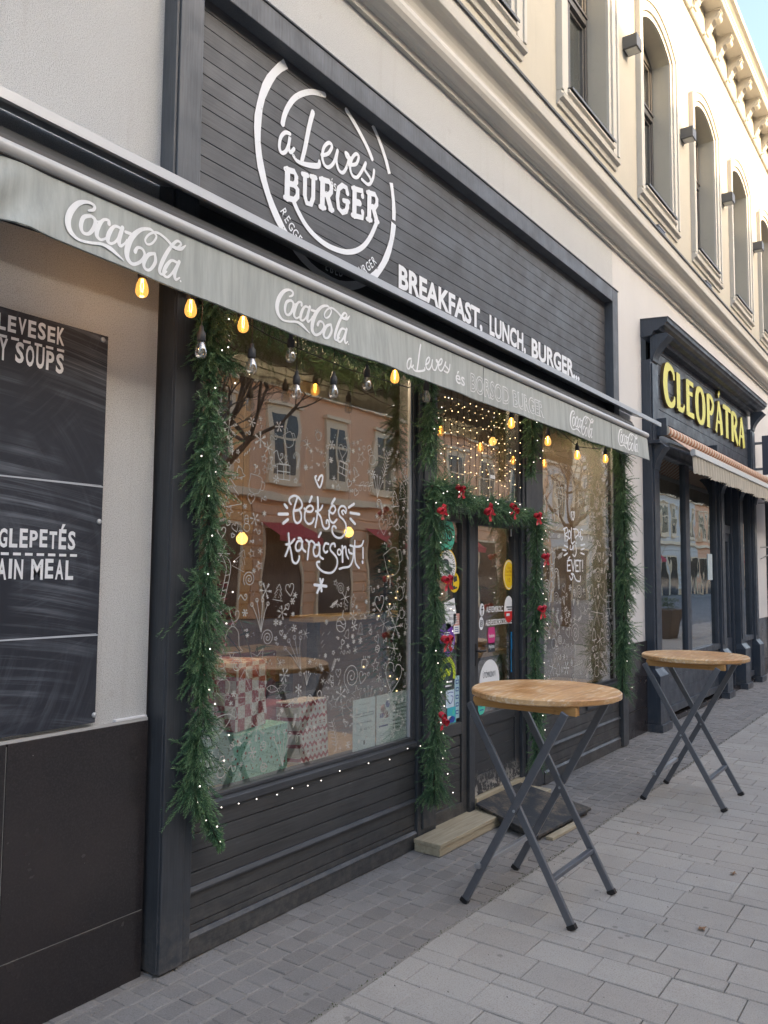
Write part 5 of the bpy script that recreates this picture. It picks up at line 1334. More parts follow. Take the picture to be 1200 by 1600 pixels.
# ------------------------------------------------------------------ inside the burger shop
def interior():
    t = thing('shop_room', (5,2.9,0), 'dim warm dining room behind the painted shop windows', 'room')
    m = MB(); m.box(2.3,8.0,7.0,7.1,0,3.4); m.build('back_wall', mat_rawwood('brown_panelling', (.20,.125,.08), (.30,.20,.13), (14,14,1.2)), t)
    m = MB(); m.box(2.2,2.3,2.9,7.1,0,3.4); m.box(8.0,8.1,2.9,7.1,0,3.4); m.build('side_wall', mat_simple('beige_wall', (.36,.29,.22), .9), t)
    m = MB(); m.box(2.3,8.0,2.87,7.0,.0,.06); m.build('floor', M['warmwood'], t)
    m = MB(); m.box(2.3,8.0,2.87,7.0,3.3,3.4); m.build('ceiling', mat_simple('taupe_ceiling', (.20,.17,.14), .9), t)
    for x0,x1,lab in ((2.44,4.20,'pale wooden display shelf behind the large window'),(6.07,7.78,'pale wooden display shelf behind the narrow right window')):
        b = thing('display_shelf', ((x0+x1)/2,3.1,.06), lab, 'shelf', 'display shelves in the windows')
        m = MB(); m.box(x0,x1,2.862,3.42,.575,.62); m.build('top', M['shelfwood'], b, bevel=.003); m = MB(); m.box(x0,x1,3.38,3.42,.06,.575); m.build('front_panel', M['panel_wood'], b)
    # counter and benches
    def counter(x0,x1,y0,y1,h,lab):
        b = thing('bar_counter', ((x0+x1)/2,(y0+y1)/2,.06), lab, 'counter'); m = MB(); m.box(x0,x1,y0,y1,h-.05,h); m.build('top', M['shelfwood'], b, bevel=.004)
        m = MB()
        k = x0+.02
        while k < x1-.02: m.box(k,min(k+.11,x1-.02),y0+.06,y1-.02,.06,h-.051); k += .113
        m.build('front', mat_rawwood('dark_counter_wood', (.05,.035,.028), (.10,.07,.05), (14,14,1.2)), b)
    counter(3.0,4.9,4.3,4.75,1.06,'dark wooden bar counter with a pale top inside the shop')
    counter(6.3,7.9,4.0,4.4,.86,'low wooden counter seen through the right window')
    def table(x,y,lab):
        b = thing('dining_table', (x,y,.06), lab, 'table', 'dining tables inside the shop'); m = MB(); m.box(x-.4,x+.4,y-.35,y+.35,.76,.80); m.build('tabletop', M['warmwood'], b, bevel=.004)
        m = MB(); m.lathe((x,y,.06), [(.22,0),(.22,.02),(.03,.04),(.03,.699),(.12,.70)], 12); m.build('pedestal', M['black'], b)
    table(5.3,5.6,'dark wooden dining table straight behind the door'); table(4.2,6.0,'dining table by the back wall of the shop')
    def bench(x0,x1,y,lab):
        b = thing('bench', ((x0+x1)/2,y,.06), lab, 'bench'); m = MB(); m.box(x0,x1,y,y+.42,.46,.52); m.build('seat', M['warmwood'], b, bevel=.004)
        m = MB(); m.box(x0,x1,y+.42,y+.47,.46,1.1); m.build('backrest', mat_simple('wine_red_upholstery', (.13,.03,.035), .6), b, bevel=.01)
        for x in (x0+.05,x1-.1): m = MB(); m.box(x,x+.05,y+.03,y+.40,.06,.46); m.build('leg', M['black'], b)
    bench(2.5,4.3,3.58,'wooden bench with a wine red back behind the window display')
    def ledge(pa, pb, ya, yb, y, lab, uprights=()):  # added boards, in place of the sunlit street strip mirrored in the glass
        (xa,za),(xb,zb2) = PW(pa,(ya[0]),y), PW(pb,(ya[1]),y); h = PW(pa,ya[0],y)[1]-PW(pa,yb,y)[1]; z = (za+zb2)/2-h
        b = thing('sun_strip_board', ((xa+xb)/2,y,z), lab, 'shelf', 'added boards standing in for mirrored sunlight'); m = MB(); m.box(xa,xb,y,y+.25,z,z+h*.48); m.box(xa+.01,xb-.02,y+.006,y+.25,z+h*.5,z+h); m.build('board', M['sun_wood'], b, bevel=.004)
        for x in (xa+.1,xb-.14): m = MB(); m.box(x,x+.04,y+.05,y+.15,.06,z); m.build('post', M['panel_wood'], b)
        for px0,px1,py0,py1 in uprights: m = MB(); m.box(PW(px0,py0,y)[0],PW(px1,py0,y)[0],y+.02,y+.05,z+h+.001,PW(px0,py0,y)[1]); m.build('sun_strip_upright', M['sun_wood'], b, bevel=.004)
    M['sun_wood'] = mat_rawwood('sun_strip_wood', (.55,.38,.17), (.82,.64,.36), (1.2,14,14))  # yellow wood tone stands for sunlight on the mirrored strip
    ledge(490, 645, (957,960), 966.5, 4.0, 'added pale board standing in for the sunlit street strip mirrored in the large window')
    ledge(846, 930, (974,980), 992, 3.5, 'added pale board with two uprights standing in for sunlit strips mirrored in the narrow right window', ((846,857,888,0),(867,881,890,0)))
    # presents on the shelf
    def wrapped(name, x0,x1,y0,y1,z0,z1, mat, lab, rot=0, tilt=0):
        m = MB(); c = Vector(((x0+x1)/2,(y0+y1)/2,z0)); m.box(x0-c.x,x1-c.x,y0-c.y,y1-c.y,0,z1-z0)
        # folded paper flaps on the ends
        for sx in (x0-c.x-.0015, x1-c.x+.0015):
            m.add([(sx,y0-c.y+.01,0.01),(sx,y1-c.y-.01,0.01),(sx,(y0+y1)/2-c.y,(z1-z0)*.55)], [(0,1,2)]); m.add([(sx,y0-c.y+.01,z1-z0-.01),(sx,y1-c.y-.01,z1-z0-.01),(sx*1.001,(y0+y1)/2-c.y,(z1-z0)*.45)], [(0,2,1)])
        o = m.build(name, mat, label=lab, cat='present', group='wrapped presents in the window', bevel=.004); o.location = c; o.rotation_euler = (tilt,0,rot); return o
    wrapped('gift_box', 2.82,3.26,2.93,3.18,.62,.86, M['holly'], 'mint green present with holly pattern at the front of the window shelf', .10)
    wrapped('gift_box', 2.60,2.83,3.0,3.26,.62,.90, mat_dots('pale_mint_paper', (.30,.50,.44), (.55,.60,.56), (.25,.42,.36)), 'paler mint present half behind the left garland', -.1)
    wrapped('gift_box', 2.84,3.12,2.96,3.22,.865,1.20, M['check'], 'red and white chequered present standing on the mint one', .22)
    wrapped('gift_box', 3.18,3.47,3.10,3.32,.62,.93, M['redpaper'], 'plain red present behind the knit patterned one', .1)
    wrapped('gift_box', 3.33,3.58,2.92,3.08,.62,.95, M['knit'], 'red and white knit patterned present leaning beside the red one', .05, -.06)
    # notices stuck inside the pane
    def notice(name, corners, lab):
        (ax,az1),(bx,bz1),(cx_,cz0),(dx,dz0) = [PW(px,py,2.80) for px,py in corners]
        x0,x1 = (ax+dx)/2,(bx+cx_)/2; z1,z0 = (az1+bz1)/2,(cz0+dz0)/2; Y = 2.7965
        m = MB(); m.box(x0,x1,Y,Y+.0012,z0,z1); m.build(name, [M['paper']], None)
        return x0,x1,z0,z1,Y-.0006,bpy.data.objects[-1] if False else COL.objects[-1]
    x0,x1,z0,z1,Y,o = notice('notice', ((552,1095),(586,1087),(585,1168),(549,1179)), None)
    tag(o,'pale mint notice on the left with a few centred lines of print','notice','notices in the lower window corner'); W = x1-x0; H = z1-z0; m = MB()
    text(m,'KÖSZÖNTJÜK',x0+.25*W,x1-.25*W,z1-.12*H,z1-.095*H,Y); text(m,'KÖZBESZERZÉSI TÁMOGATÁSI',x0+.1*W,x1-.08*W,z1-.30*H,z1-.265*H,Y,.01); text(m,'ÁLLAMI SZERZŐDÉS',x0+.1*W,x1-.08*W,z1-.345*H,z1-.31*H,Y,.01)
    text(m,'TÁMOGATÁS ÖSSZEGE',x0+.15*W,x1-.15*W,z1-.47*H,z1-.435*H,Y); text(m,'200 000 Ft',x0+.3*W,x1-.25*W,z1-.61*H,z1-.565*H,Y); card(m,x0+.47*W,x0+.53*W,z0+.12*H,z0+.2*H,Y)
    m.build('print', M['ink'], o, fix=False)
    x0,x1,z0,z1,Y,o = notice('notice', ((588,1087),(649,1075),(648,1151),(587,1167)), None)
    tag(o,'wider pale mint notice on the right with a blue flag box','notice','notices in the lower window corner'); W = x1-x0; H = z1-z0; m = MB()
    for k,(s_,b_) in enumerate((('EURÓPAI UNIÓ',0),('A PROJEKT CÍME',0),('VIRÁGZÓ VENDÉGLÁTÁS',1),('KORSZERŰSÍTÉS',1),('BEFEKTETÉS A JÖVŐBE',1),('MAGYAR FALU',1),('TÁMOGATÁS',1),('9 985 000 Ft',1))): text(m,s_,x0+.40*W,x0+(.62+.03*len(s_)*.55)*W,z1-(.20+.075*k)*H,z1-(.165+.075*k)*H,Y,.012*b_)
    card(m,x0+.08*W,x0+.19*W,z1-.45*H,z1-.36*H,Y,1); card(m,x0+.06*W,x0+.28*W,z1-.63*H,z1-.60*H,Y,1); disc(m,x0+.27*W,z1-.20*H,.02,.022,Y,1); text(m,'SZÉCHENYI',x0+.06*W,x0+.22*W,z1-.21*H,z1-.185*H,Y); card(m,x0+.25*W,x0+.265*W,z1-.45*H,z1-.36*H,Y)
    card(m,x0+.06*W,x0+.2*W,z0+.2*H,z0+.205*H,Y); card(m,x0+.62*W,x0+.95*W,z0+.18*H,z0+.185*H,Y)
    m.build('print', [M['ink'],M['inkblue']], o, fix=False)
    # plants and decorations
    def potplant(x,y,z,h,n,seed,lab,leafmat,broad=.05):
        b = thing('pot_plant', (x,y,z), lab, 'plant'); r = random.Random(seed)
        m = MB(); m.lathe((x,y,z), [(.06,0),(.085,.13),(.09,.14),(.08,.14),(.07,.12)], 14); m.build('pot', mat_simple('clay_pot', (.30,.13,.07), .8), b)
        m = MB(); q = MB()
        for k in range(n):
            a = r.uniform(0,6.28); tp = Vector((x+math.cos(a)*h*.45*r.random(), y+math.sin(a)*h*.45*r.random(), z+.14+h*r.uniform(.3,1)))
            q.tube([(x,y,z+.12),((x+tp.x)/2,(y+tp.y)/2,z+.14+(tp.z-z)*.6),tuple(tp)], .004, 4)
            for j in range(5):
                a2 = r.uniform(0,6.28); d = Vector((math.cos(a2),math.sin(a2),r.uniform(-.4,.5))).normalized(); s = d.cross(Vector((0,0,1))).normalized()*broad*.45; c = tp-Vector((0,0,.05*j))
                L = broad*2.2; m.add([c, c+d*L*.45+s, c+d*L, c+d*L*.45-s], [(0,1,2),(0,2,3)])
        q.build('stem', M['twig'], b); m.build('foliage', leafmat, b, fix=False)
    potplant(3.0,3.75,1.1,.55,14,3,'green leafy pot plant behind the presents', mat_simple('houseplant_leaf', (.06,.14,.05), .5),.07)
    potplant(3.42,3.30,.62,.70,10,4,'tall leafy houseplant standing between the presents and the striped cane drawing', mat_simple('houseplant_leaf_dark', (.04,.10,.04), .5),.06)
    potplant(4.15,4.5,1.06,.35,12,5,'red poinsettia on the pale bar counter', M['red'],.06)
    potplant(3.6,4.45,1.06,.30,14,8,'dried tan flowers in a pot at the left of the bar counter', mat_simple('dried_flower', (.42,.28,.15), .8),.03)
    potplant(7.0,4.2,.86,.9,18,6,'large green plant on the low counter behind the right window', mat_simple('houseplant_leaf_mid', (.05,.13,.06), .5),.06)
    def xmas(x,y):
        b = thing('christmas_tree', (x,y,.06), 'dark artificial Christmas tree with tiny lights inside the shop', 'tree'); r = random.Random(3)
        m = MB(); m.tube([(x,y,.06),(x,y,1.9)], [.03,.01], 6); m.build('trunk', M['bark'], b); m = MB()
        for k in range(900):
            z = r.uniform(.3,1.9); R = .5*(1.95-z)/1.65; a = r.uniform(0,6.28); q = R*r.uniform(.4,1); d = Vector((math.cos(a),math.sin(a),-.25)); c = Vector((x,y,z))+d*q; s = d.cross(Vector((0,0,1)))*.02
            m.add([c-s,c+s,c+d*.12], [(0,1,2)], 0)
        m.build('crown', M['green_dark'], b, fix=False); led = None
        for k in range(34):
            z = r.uniform(.4,1.85); R = .5*(1.95-z)/1.65; a = r.uniform(3.2,6.2); c = Vector((x+math.cos(a)*R,y+math.sin(a)*R,z))
            if led is None: m = MB(); m.lathe(tuple(c), [(0,-.008),(.006,-.004),(.008,0),(.006,.004),(0,.008)], 6); led = m.build('led', M['led_warm'], b); l0 = c
            else: o = led.copy(); COL.objects.link(o); o.parent = b; o.location = c-l0
    xmas(5.55,3.95)
    # warm pendant lamps
    for k,(px,py,y,lab) in enumerate(((378,842,4.2,'warm globe pendant lamp low behind the left part of the large window'),(545,832,4.2,'warm globe pendant lamp glowing beside the painted greeting'),(640,828,4.6,'warm globe pendant lamp at the right edge of the large window'),
                         (770,690,4.0,'warm pendant lamp behind the light curtain'),(884,722,4.2,'warm pendant lamp hanging left behind the right window'),(858,760,4.2,'warm pendant lamp hanging lowest behind the right window'))):
        x,z = PW(px,py,y); b = thing('pendant_lamp', (x,y,z), lab, 'lamp', 'pendant lamps inside the shop')
        m = MB(); m.tube([(x,y,z+.09),(x,y,3.3)], .004, 5); m.lathe((x,y,z+.05), [(.0,.05),(.02,.048),(.022,.0),(.0,0)], 10); m.build('cord', M['black'], b)
        m = MB(); m.lathe((x,y,z), [(0,-.042)]+[(.042*math.sin(q),-.042*math.cos(q)) for q in (.5,1,1.5,2,2.5)]+[(.016,.046),(0,.0461)], 14); m.build('globe', M['glow_bulb'], b)
    dl = []
    def fill_dome(x,y,z):  # added shade for a fill light hidden behind the valance
        if dl:
            c = copy_tree(dl[0]); c.location = (x,y,z); c['label'] = {5.3:'added black dome shade over an unseen fill light behind the door',7.0:'added black dome shade over an unseen fill light behind the narrow right window'}[x]; return
        b = thing('fill_dome', (x,y,z), 'added black dome shade over an unseen fill light behind the large window', 'lamp', 'added dome shades over the fill lights'); dl.append(b)
        m = MB(); n = 20; P = [(.02,.13),(.06,.12),(.11,.085),(.15,.03),(.155,.0)]; vs = [(x+r_*math.cos(2*math.pi*k/n),y+r_*math.sin(2*math.pi*k/n),z+h) for r_,h in P for k in range(n)]
        m.add(vs, [(i*n+k,i*n+(k+1)%n,(i+1)*n+(k+1)%n,(i+1)*n+k) for i in range(4) for k in range(n)], 0, True); m.build('shade', M['black'], b, fix=False)
        m = MB(); m.tube([(x,y,z+.13),(x,y,3.3)], .004, 5); m.build('cord', M['black'], b)
    for x,y,z,e in ((3.3,3.16,3.12,15),(5.3,3.16,3.12,9),(7.0,3.16,3.12,10)):  # added point lights, out of view, brighten the room and the presents
        l = bpy.data.lights.new('fill_light','POINT'); l.energy = e; l.color = (1,.68,.42); l.shadow_soft_size = .02; fill_dome(x,y,z); o = bpy.data.objects.new('fill_light', l); COL.objects.link(o); o.location = (x,y,z)
interior()

# ------------------------------------------------------------------ bar tables, step, ramp
def bar_tables():
    def make(cx, cy, lab):
        t = thing('bar_table', (cx,cy,0), lab, 'table', 'round bar tables on the pavement'); zt = 1.055; R = .385
        m = MB(); prof = [(R-.012,zt-.034),(R,zt-.028),(R,zt-.006),(R-.007,zt)]
        m.lathe((cx+.03,cy-.025,0), [(0.0001,zt-.0341)]+prof+[(0.0001,zt+.0002)], 72, smooth=False); m.build('tabletop', M['table_wood'], t)
        for s in (-1,1):
            m = MB(); m.box(cx+.03+s*.245-.022,cx+.03+s*.245+.022,cy-.30,cy+.26,zt-.079,zt-.0345); m.build('batten', M['batten'], t, bevel=.003)
        W, D = .038, .020
        for s in (-1,1):
            for (y0,y1,ins,nm) in ((.285,-.265,.285,'a'),(-.285,.265,.262,'b')):
                m = MB(); x = cx+s*ins; m.beam((x,cy+y0,0.004),(x,cy+y1,zt-.078), W, D, up=(1,0,0)) if False else m.beam((x,cy+y0,0.004),(x,cy+y1,zt-.06), D, W, up=(0,1,0)); lg = m.build('leg', M['steel'], t, bevel=.003)
                d_ = (Vector((x,cy+y1,zt-.06))-Vector((x,cy+y0,.004))).normalized(); p_ = Vector((x,cy+y0,.004)); m = MB(); m.beam(p_-d_*.002, p_+d_*.022, D+.005, W+.005, up=(0,1,0)); m.build('foot_cap', M['black'], lg)
        for (y0,y1,ins) in ((.285,-.265,.285),(-.285,.265,.262)):
            u = .20; yy = cy+y0+(y1-y0)*u; z = .004+(zt-.06)*u
            e = .03 if ins > .27 else -.01
            m = MB(); m.beam((cx-ins-e,yy+(.02 if y0>0 else -.0),z),(cx+ins-.01,yy+(.02 if y0>0 else 0),z), .030, .022); m.build('crossbar', M['barmetal'] if y0 > 0 else M['steel'], t, bevel=.003)
        for s in (-1,1):
            m = MB(); m.lathe((cx+s*.298,cy-.0,.497), [(0,0),(.001,0)], 4) if False else m.tube([(cx+s*.25,cy,.50),(cx+s*.30,cy,.50)], .007, 8); m.build('pivot_bolt', M['hood'], t)
        return t
    a = make(3.965,1.83,'round wooden bar table with crossed steel legs, nearer one beside the doormat ramp')
    b = copy_tree(a); b.location = (6.41,1.715,0); b['label'] = 'round wooden bar table with crossed legs, further one towards the shop with yellow letters'
M['batten'] = mat_rawwood('yellow_pine_batten', (.40,.20,.06), (.55,.32,.12), (16,1.2,16))
M['barmetal'] = mat_simple('bare_galvanised_steel', (.42,.43,.45), .35, .7)
bar_tables()
def step_and_ramp():
    t = thing('door_step', (4.9,2.64,0), 'low weathered wooden step at the foot of the shop door', 'step')
    m = MB(); m.box(4.155,5.72,2.545,2.733,.050,.074); m.build('tread', M['pine'], t, bevel=.003)
    m = MB(); m.box(4.158,5.715,2.552,2.574,.002,.0495); m.box(4.16,4.182,2.5745,2.73,.002,.0495); m.build('riser', M['pine'], t, bevel=.003)
    a,b,c,d = [Vector(PG(px,py,z)+(z,)) for px,py,z in ((743,1255,.115),(813,1222,.115),(924,1262,.045),(840,1306,.045))]
    x0 = (a.x+d.x)/2; x1 = (b.x+c.x)/2
    r = thing('ramp_board', ((x0+x1)/2,2.45,.05), 'worn black sloping board laid over the step in front of the door', 'board')
    m = MB(); T = .018; P = [a,b,c,d]; m.add([p for p in P]+[p-Vector((0,0,T)) for p in P], [(0,1,2,3),(7,6,5,4)]+[(i,i+4,(i+1)%4+4,(i+1)%4) for i in range(4)]); m.build('board', M['ramp'], r, bevel=.003)
    for k in (.06,.5,.94):
        p = a.lerp(b,k); q = d.lerp(c,k); m = MB(); m.beam(p-Vector((0,.02,T+.016)), q+Vector((0,.02,-T-.0135)), .04, .030); m.build('batten', M['panel_wood'], r)
    s = thing('timber_offcut', (5.0,2.2,0), 'pale timber offcut lying under the outer edge of the black board', 'timber')
    m = MB(); p = d.lerp(c,.12); q = d.lerp(c,.62); m.beam((p.x,p.y-.03,.011),(q.x,q.y-.03,.011), .05, .020); m.build('plank', M['pine'], s, bevel=.003)
step_and_ramp()

# ================================================================== CLEOPATRA SHOPFRONT
def cleopatra():
    t = thing('neighbour_shopfront', (11.5,2.72,0), 'blue grey panelled shopfront with big yellow letters CLEOPÁTRA over the windows', 'shopfront')
    V, H = M['cleo'], M['cleo_h']
    def pil(x0, x1, yf=2.72, ztop=4.02):
        m = MB(); m.box(x0,x1,yf,YW+.02,.62,ztop); m.box(x0+.05,x1-.05,yf-.012,yf-.0005,.72,2.88)
        (m.box(x0+.03,x1-.03,yf-.014,yf-.0005,3.12,3.98) if ztop > 3.5 else None)
        p = m.build('pilaster', V, t, bevel=.004)
        m = MB(); m.box(x0-.02,x1+.02,yf-.06,YW+.01,.085,.585); m.box(x0-.035,x1+.035,yf-.085,YW,.0,.082); 
        m.add([(x0-.02,yf-.06,.5855),(x1+.02,yf-.06,.5855),(x1,yf-.002,.655),(x0,yf-.002,.655),(x0-.02,YW,.5855),(x1+.02,YW,.5855),(x0,YW,.655),(x1,YW,.655)], [(0,1,2,3),(4,0,3,6),(1,5,7,2)])
        m.build('plinth', V, p, bevel=.004)
        # carved console brackets
        for (za, zb_, pr) in ((4.0,4.30,.16),(2.80,3.015 if ztop < 3.5 else 3.08,.10)):
            if za > 3.5 and ztop < 3.5: continue
            m = MB(); q = [(yf+.01,za)]; 
            for k in range(9): u = k/8; q.append((yf-.02-pr*(u**1.8), za+(zb_-za)*(.05+.80*u)))
            q += [(yf-.02-pr-.015,za+(zb_-za)*.9),(yf-.02-pr+.01,zb_),(yf+.01,zb_)]
            m.extrude_x(q, x0+.04, x1-.04); m.build('console', V, p)
        if ztop > 3.5: m = MB(); m.box(x0-.03,x1+.03,yf-.10,YW,3.0805,3.115); m.build('capital', V, p, bevel=.004)
    pil(8.80,9.07); pil(13.95,14.22)
    for a,b in ((11.78,12.05),(12.92,13.22)): pil(a,b,ztop=3.018)
    # fascia
    m = MB(); z = 3.15; 
    while z < 4.29: m.box(9.07,13.95,2.775,2.83,z+.003,min(z+.13,4.30)); z += .132
    fb = m.build('fascia_board', H, t, bevel=.003)
    m = MB(); m.box(9.07,13.95,2.80,2.85,3.1,4.35); m.build('fascia_backing', M['groove'], t)
    m = MB(); x0,x1 = 8.79,14.24
    pr = [(YW,4.28),(2.70,4.28),(2.685,4.30),(2.68,4.325),(2.62,4.335),(2.60,4.36),(2.555,4.375),(2.545,4.40),(2.525,4.41),(2.52,4.455),(YW,4.475)]
    m.extrude_x(pr, x0, x1); m.build('cornice', V, t)
    m = MB(); m.extrude_x([(2.512,4.452),(2.512,4.461),(YW-.001,4.483),(YW-.001,4.476),(2.519,4.4563)], x0-.006, x1+.006); m.build('zinc_cap', M['hood_dark'], t)
    m = MB(); m.extrude_x([(2.84,3.02),(2.735,3.02),(2.725,3.05),(2.73,3.14),(2.84,3.14)], 9.07, 13.95); m.build('lower_moulding', V, t)
    # yellow letters, thick fronts on dark returns; high waisted shapes with heavy stems
    G = {'C':[[(.92,.72,.9),(.88,.90,1.1),(.62,1.0,1.0),(.30,.90,1.9),(.16,.5,2.3),(.30,.12,1.9),(.62,0,1.0),(.90,.12,1.1),(.95,.28,.7)]],
         'L':[[(.30,1,2.1),(.30,.02,2.1)],[(.22,.04,.9),(.75,.05,.9),(.95,.22,.7)]],
         'E':[[(.28,1,2.1),(.28,0,2.1)],[(.2,.96,.8),(.90,.95,.9)],[(.2,.64,.7),(.78,.66,.8)],[(.2,.04,.8),(.92,.06,1.0)]],
         'O':[[(.5,1,.8),(.24,.86,1.7),(.15,.5,2.2),(.24,.14,1.7),(.5,0,.8),(.76,.14,1.7),(.85,.5,2.2),(.76,.86,1.7),(.5,1,.8)]],
         'P':[[(.25,1,2.1),(.25,0,2.1)],[(.2,.97,.8),(.62,.96,1.0),(.84,.76,1.7),(.62,.50,1.0),(.3,.48,.7)]],
         'Á':[[(.48,1,1.0),(.30,.5,1.1),(.10,0,1.3)],[(.46,1,1.6),(.70,.55,2.0),(.84,0,2.2)],[(.25,.36,.6),(.75,.36,.6)],[(.42,1.17,.9),(.66,1.36,1.1)]],
         'A':[[(.48,1,1.0),(.30,.5,1.1),(.10,0,1.3)],[(.46,1,1.6),(.70,.55,2.0),(.84,0,2.2)],[(.25,.36,.6),(.75,.36,.6)]],
         'T':[[(.52,1,2.2),(.52,0,2.2)],[(.0,.90,.8),(.1,.97,1.0),(.95,.97,1.0),(1.02,.90,.8)]],
         'R':[[(.25,1,2.1),(.25,0,2.1)],[(.2,.97,.8),(.60,.96,1.0),(.80,.78,1.7),(.60,.54,1.0),(.3,.52,.7)],[(.45,.52,1.3),(.72,.22,1.9),(.98,.0,1.2)]]}
    word = 'CLEOPÁTRA'; X0, X1, Z0, Z1 = 9.33, 13.62, 3.655, 4.105
    wd = [1.05,.85,.95,1.15,1.0,1.0,.95,1.05,1.0]; tot = sum(wd); x = X0
    for ch, wv in zip(word, wd):
        cw = (X1-X0)*wv/tot; m = MB(); lay = 0
        for ln in G[ch]:
            P = [(x+cw*(.02+.93*a), Z0+(Z1-Z0)*b, c) for a,b,c in ln]; Q = catmull(P, sub=6) if len(P) > 2 else P
            n = len(Q); bw = .071; L = []; Rr = []
            for i,(px_,pz_,pw_) in enumerate(Q):
                a_ = Q[max(i-1,0)]; b_ = Q[min(i+1,n-1)]
                if ch == 'O' and i in (0,n-1): a_ = Q[n-2]; b_ = Q[1]
                dx,dz = b_[0]-a_[0], b_[1]-a_[1]; l = math.hypot(dx,dz) or 1; L.append((px_-dz/l*bw*pw_/2, pz_+dx/l*bw*pw_/2)); Rr.append((px_+dz/l*bw*pw_/2, pz_-dx/l*bw*pw_/2))
            yf = 2.738-lay*.0006; yb = 2.774; lay += 1
            vs = [(a,yf,b) for a,b in L]+[(a,yf,b) for a,b in Rr]+[(a,yb,b) for a,b in L]+[(a,yb,b) for a,b in Rr]
            m.add(vs, [(i,i+1,n+i+1,n+i) for i in range(n-1)], 0)
            m.add(vs, [(i,i+1,2*n+i+1,2*n+i) for i in range(n-1)]+[(n+i,n+i+1,3*n+i+1,3*n+i) for i in range(n-1)]+[(0,n,3*n,2*n),(n-1,2*n-1,4*n-1,3*n-1)], 1)
        m.build('letter', [M['yellow'],M['yellow_side']], fb, fix=False); x += cw
    # windows, door
    for (a,b), posts in (((9.0705,11.7795),((9.0705,9.13),(10.22,10.40),(11.70,11.7795))),((13.2205,13.9495),((13.2205,13.27),(13.90,13.9495)))):
        m = MB()
        for p,q in posts: m.box(p,q,2.755,2.86,.7405,3.02)
        m.box(a,b,2.75,2.86,.10,.18); m.box(a,b,2.745,2.86,.665,.74)
        for q in range(3): m.box(a,b,2.775,2.84,.1805+.16*q,.1805+.16*q+.157)
        m.build('window_frame', V, t, bevel=.004)
    for a,b in ((9.13,10.22),(10.40,11.70),(13.27,13.90)): m = MB(); m.box(a,b,2.79,2.794,.74,3.02); m.build('window_pane', M['glass'], t)
    m = MB(); m.box(12.0505,12.13,2.80,2.95,.05,3.02); m.box(12.84,12.9195,2.80,2.95,.05,3.02); m.box(12.13,12.84,2.82,2.95,2.28,2.40); m.box(12.13,12.84,2.83,2.90,.06,.75); m.box(12.13,12.22,2.84,2.90,.75,2.28); m.box(12.75,12.84,2.84,2.90,.75,2.28); m.box(12.22,12.75,2.84,2.90,2.16,2.28)
    d = m.build('door', V, t, bevel=.004)
    m = MB(); m.box(12.22,12.75,2.865,2.869,.75,2.16); m.box(12.13,12.84,2.865,2.869,2.40,3.02); m.build('door_pane', M['glass'], d)
    m = MB(); m.box(12.30,12.42,2.860,2.8645,.95,1.95); m.build('sticker', mat_simple('pale_blue_vinyl', (.45,.56,.60), .5), d)
    m = MB(); m.box(11.35,11.58,2.784,2.7895,1.60,1.95); m.build('sticker', mat_simple('pale_sign_vinyl', (.50,.58,.60), .5), t)
    m = MB(); m.box(9.07,13.95,2.74,2.90,.0,.06); m.build('threshold', M['stone'], t)
    # room behind
    b = thing('neighbour_room', (11.5,3,0), 'dim room behind the windows under the yellow letters', 'room')
    m = MB(); m.box(8.9,14.3,5.5,5.6,0,3.2); m.box(8.85,8.9,2.9,5.6,0,3.2); m.box(14.2,14.3,2.9,5.6,0,3.2); m.box(8.9,14.2,2.87,5.5,3.12,3.2); m.build('wall', mat_simple('grey_brown_room', (.16,.14,.12), .9), b)
    m = MB(); m.box(8.9,14.2,2.9,5.5,.0,.05); m.build('floor', M['warmwood'], b)
    m = MB(); r = random.Random(2)
    def scallop(x0,x1,y,z1,z0,mat,par,nm):
        m = MB(); n = int((x1-x0)/.02); v = []; w_ = []
        for i in range(n+1):
            x = x0+(x1-x0)*i/n; yy = y+.016*math.sin(x*52); v.append((x,yy,z1)); w_.append((x,yy-.01,z0+.028*abs(math.sin(x*22))))
        m.add(v+w_, [(i,i+1,n+2+i,n+1+i) for i in range(n)], 0, True); m.add([(a,c+.002,e) for a,c,e in v+w_], [(n+1+i,n+2+i,i+1,i) for i in range(n)], 0, True); return m.build(nm, mat, par, fix=False)
    # striped awning, half wound in
    aw = thing('striped_awning', (11.5,2.5,3.1), 'rolled cream and brown striped awning with a scalloped frill over the neighbouring shop', 'awning')
    xa, xb = 8.98, 15.6
    m = MB(); m.tube([(x,2.63,3.245) for x in (xa,10,12,14,xb)], .058, 14); m.build('cloth_roll', M['stripes'], aw)
    m = MB(); m.add([(xa+.1,2.60,3.19),(xb,2.60,3.19),(xb,2.335,3.0),(xa+.1,2.335,2.975),(xa+.1,2.60,3.186),(xb,2.60,3.186),(xb,2.335,2.996),(xa+.1,2.335,2.971)], [(0,1,2,3),(7,6,5,4)]); m.build('cloth', M['stripes'], aw, fix=False)
    m = MB(); m.extrude_x([(2.30,2.945),(2.345,2.94),(2.36,2.975),(2.34,3.015),(2.305,3.01)], xa-.02, xb); m.build('front_bar', M['metal_white'], aw, bevel=.004)
    scallop(xa, xb, 2.325, 2.945, 2.745, M['valance'], aw, 'frill')
    m = MB()
    m.tube([(xa+.2,2.64,3.12),(xa+.75,2.50,3.08),(xa+.25,2.36,2.99)], .02, 8); m.lathe((xa+.75,2.50,3.05), [(0,0),(.03,.0),(.03,.06),(0,.06)], 10)
    m.build('folding_arm', M['metal_white'], aw)
    m = MB(); m.box(xa-.03,xa+.03,2.60,2.774,3.19,3.38); m.box(11.2,11.26,2.60,2.774,3.19,3.38); m.build('mount', M['cleo'], aw)
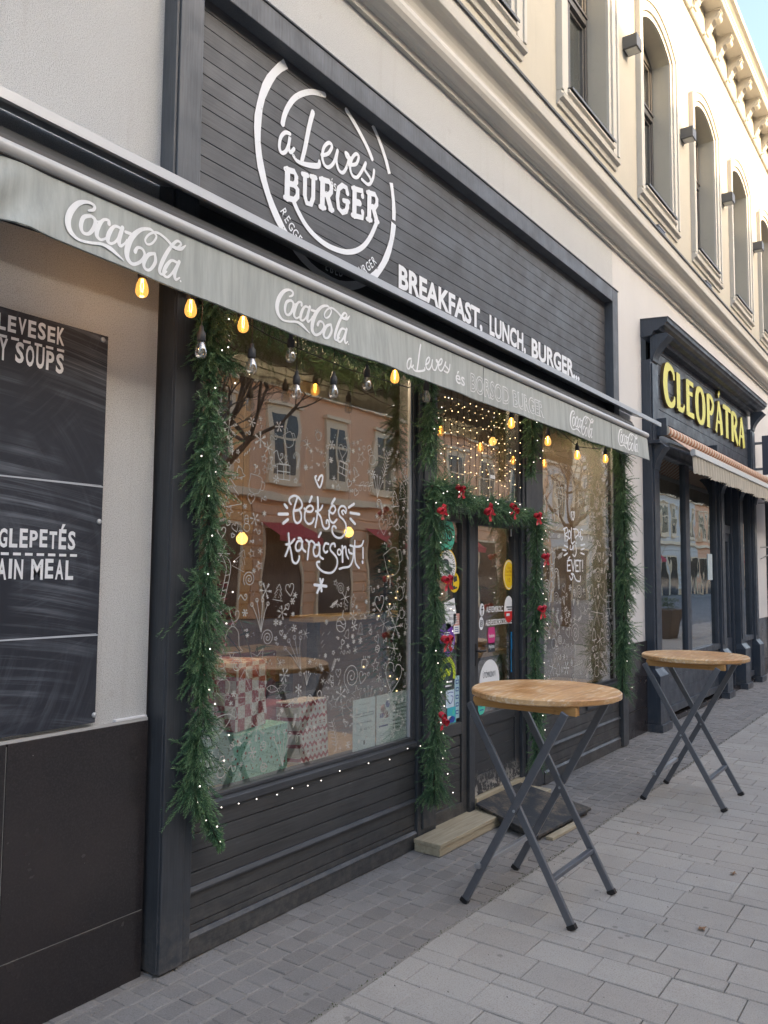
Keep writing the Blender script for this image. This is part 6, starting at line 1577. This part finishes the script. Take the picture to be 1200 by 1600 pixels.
    # blade sign
    s = thing('blade_sign', (14.75,2.4,3.7), 'dark blue hanging sign with pale letters cut by the right edge of the photo', 'sign')
    m = MB(); m.box(14.72,14.80,1.95,2.70,3.36,4.02); m.build('panel', mat_simple('navy_sign', (.045,.055,.085), .45), s, bevel=.006)
    m = MB(); m.box(14.74,14.78,2.70,YW,3.44,3.48); m.box(14.74,14.78,2.70,YW,3.88,3.92); m.build('arm', M['steel'], s)
    m = MB()
    def face(body, yl, yr, z0, z1):
        v,f = glyphs(body,.03); lo,hi = v.min(0),v.max(0); m.add([(14.7185, yl+(yr-yl)*(p[0]-lo[0])/(hi[0]-lo[0]), z0+(z1-z0)*(p[1]-lo[1])/(hi[1]-lo[1])) for p in v], f)
    face('E',2.60,2.46,3.80,3.90); face('B',2.60,2.46,3.64,3.76); face('H',2.60,2.46,3.47,3.59); m.build('lettering', M['white'], s, fix=False)
    s = thing('shop_sign', (14.95,2.6,2.9), 'small dark hanging board under the striped awning end', 'sign')
    m = MB(); m.box(14.90,14.96,2.0,2.66,2.55,2.98); m.build('panel', mat_simple('navy_board', (.05,.06,.085), .5), s, bevel=.004); m = MB(); m.tube([(14.93,2.4,2.98),(14.93,2.4,3.2)], .008, 6); m.tube([(14.93,2.66,2.9),(14.93,YW,2.9)], .008, 6); m.build('bracket', M['steel'], s)
    # next window along
    q = thing('far_shopfront', (17,2.8,0), 'dark glazed shopfront at the far right edge', 'shopfront')
    m = MB()
    for x in (15.5,16.3,17.2,18.9): m.box(x,x+.1,2.76,2.9,.0,3.2)
    m.box(15.6,18.9,2.77,2.9,3.05,3.2); m.box(15.6,18.9,2.77,2.9,.3,.5); m.box(15.6,18.9,2.77,2.9,1.75,1.8); m.build('frame', V, q, bevel=.004)
    m = MB(); m.box(15.6,18.9,2.82,2.824,.5,3.05); m.build('pane', M['glass'], q)
    m = MB(); m.tube([(15.0,YW,2.15),(15.0,2.45,2.15)], .012, 6); m.tube([(15.0,2.45,2.15),(15.0,YW-.0,1.95)], .010, 6); m.build('wall_bracket', M['metal_white'], label='white metal bracket on the pale pier at the far right', cat='bracket')
cleopatra()
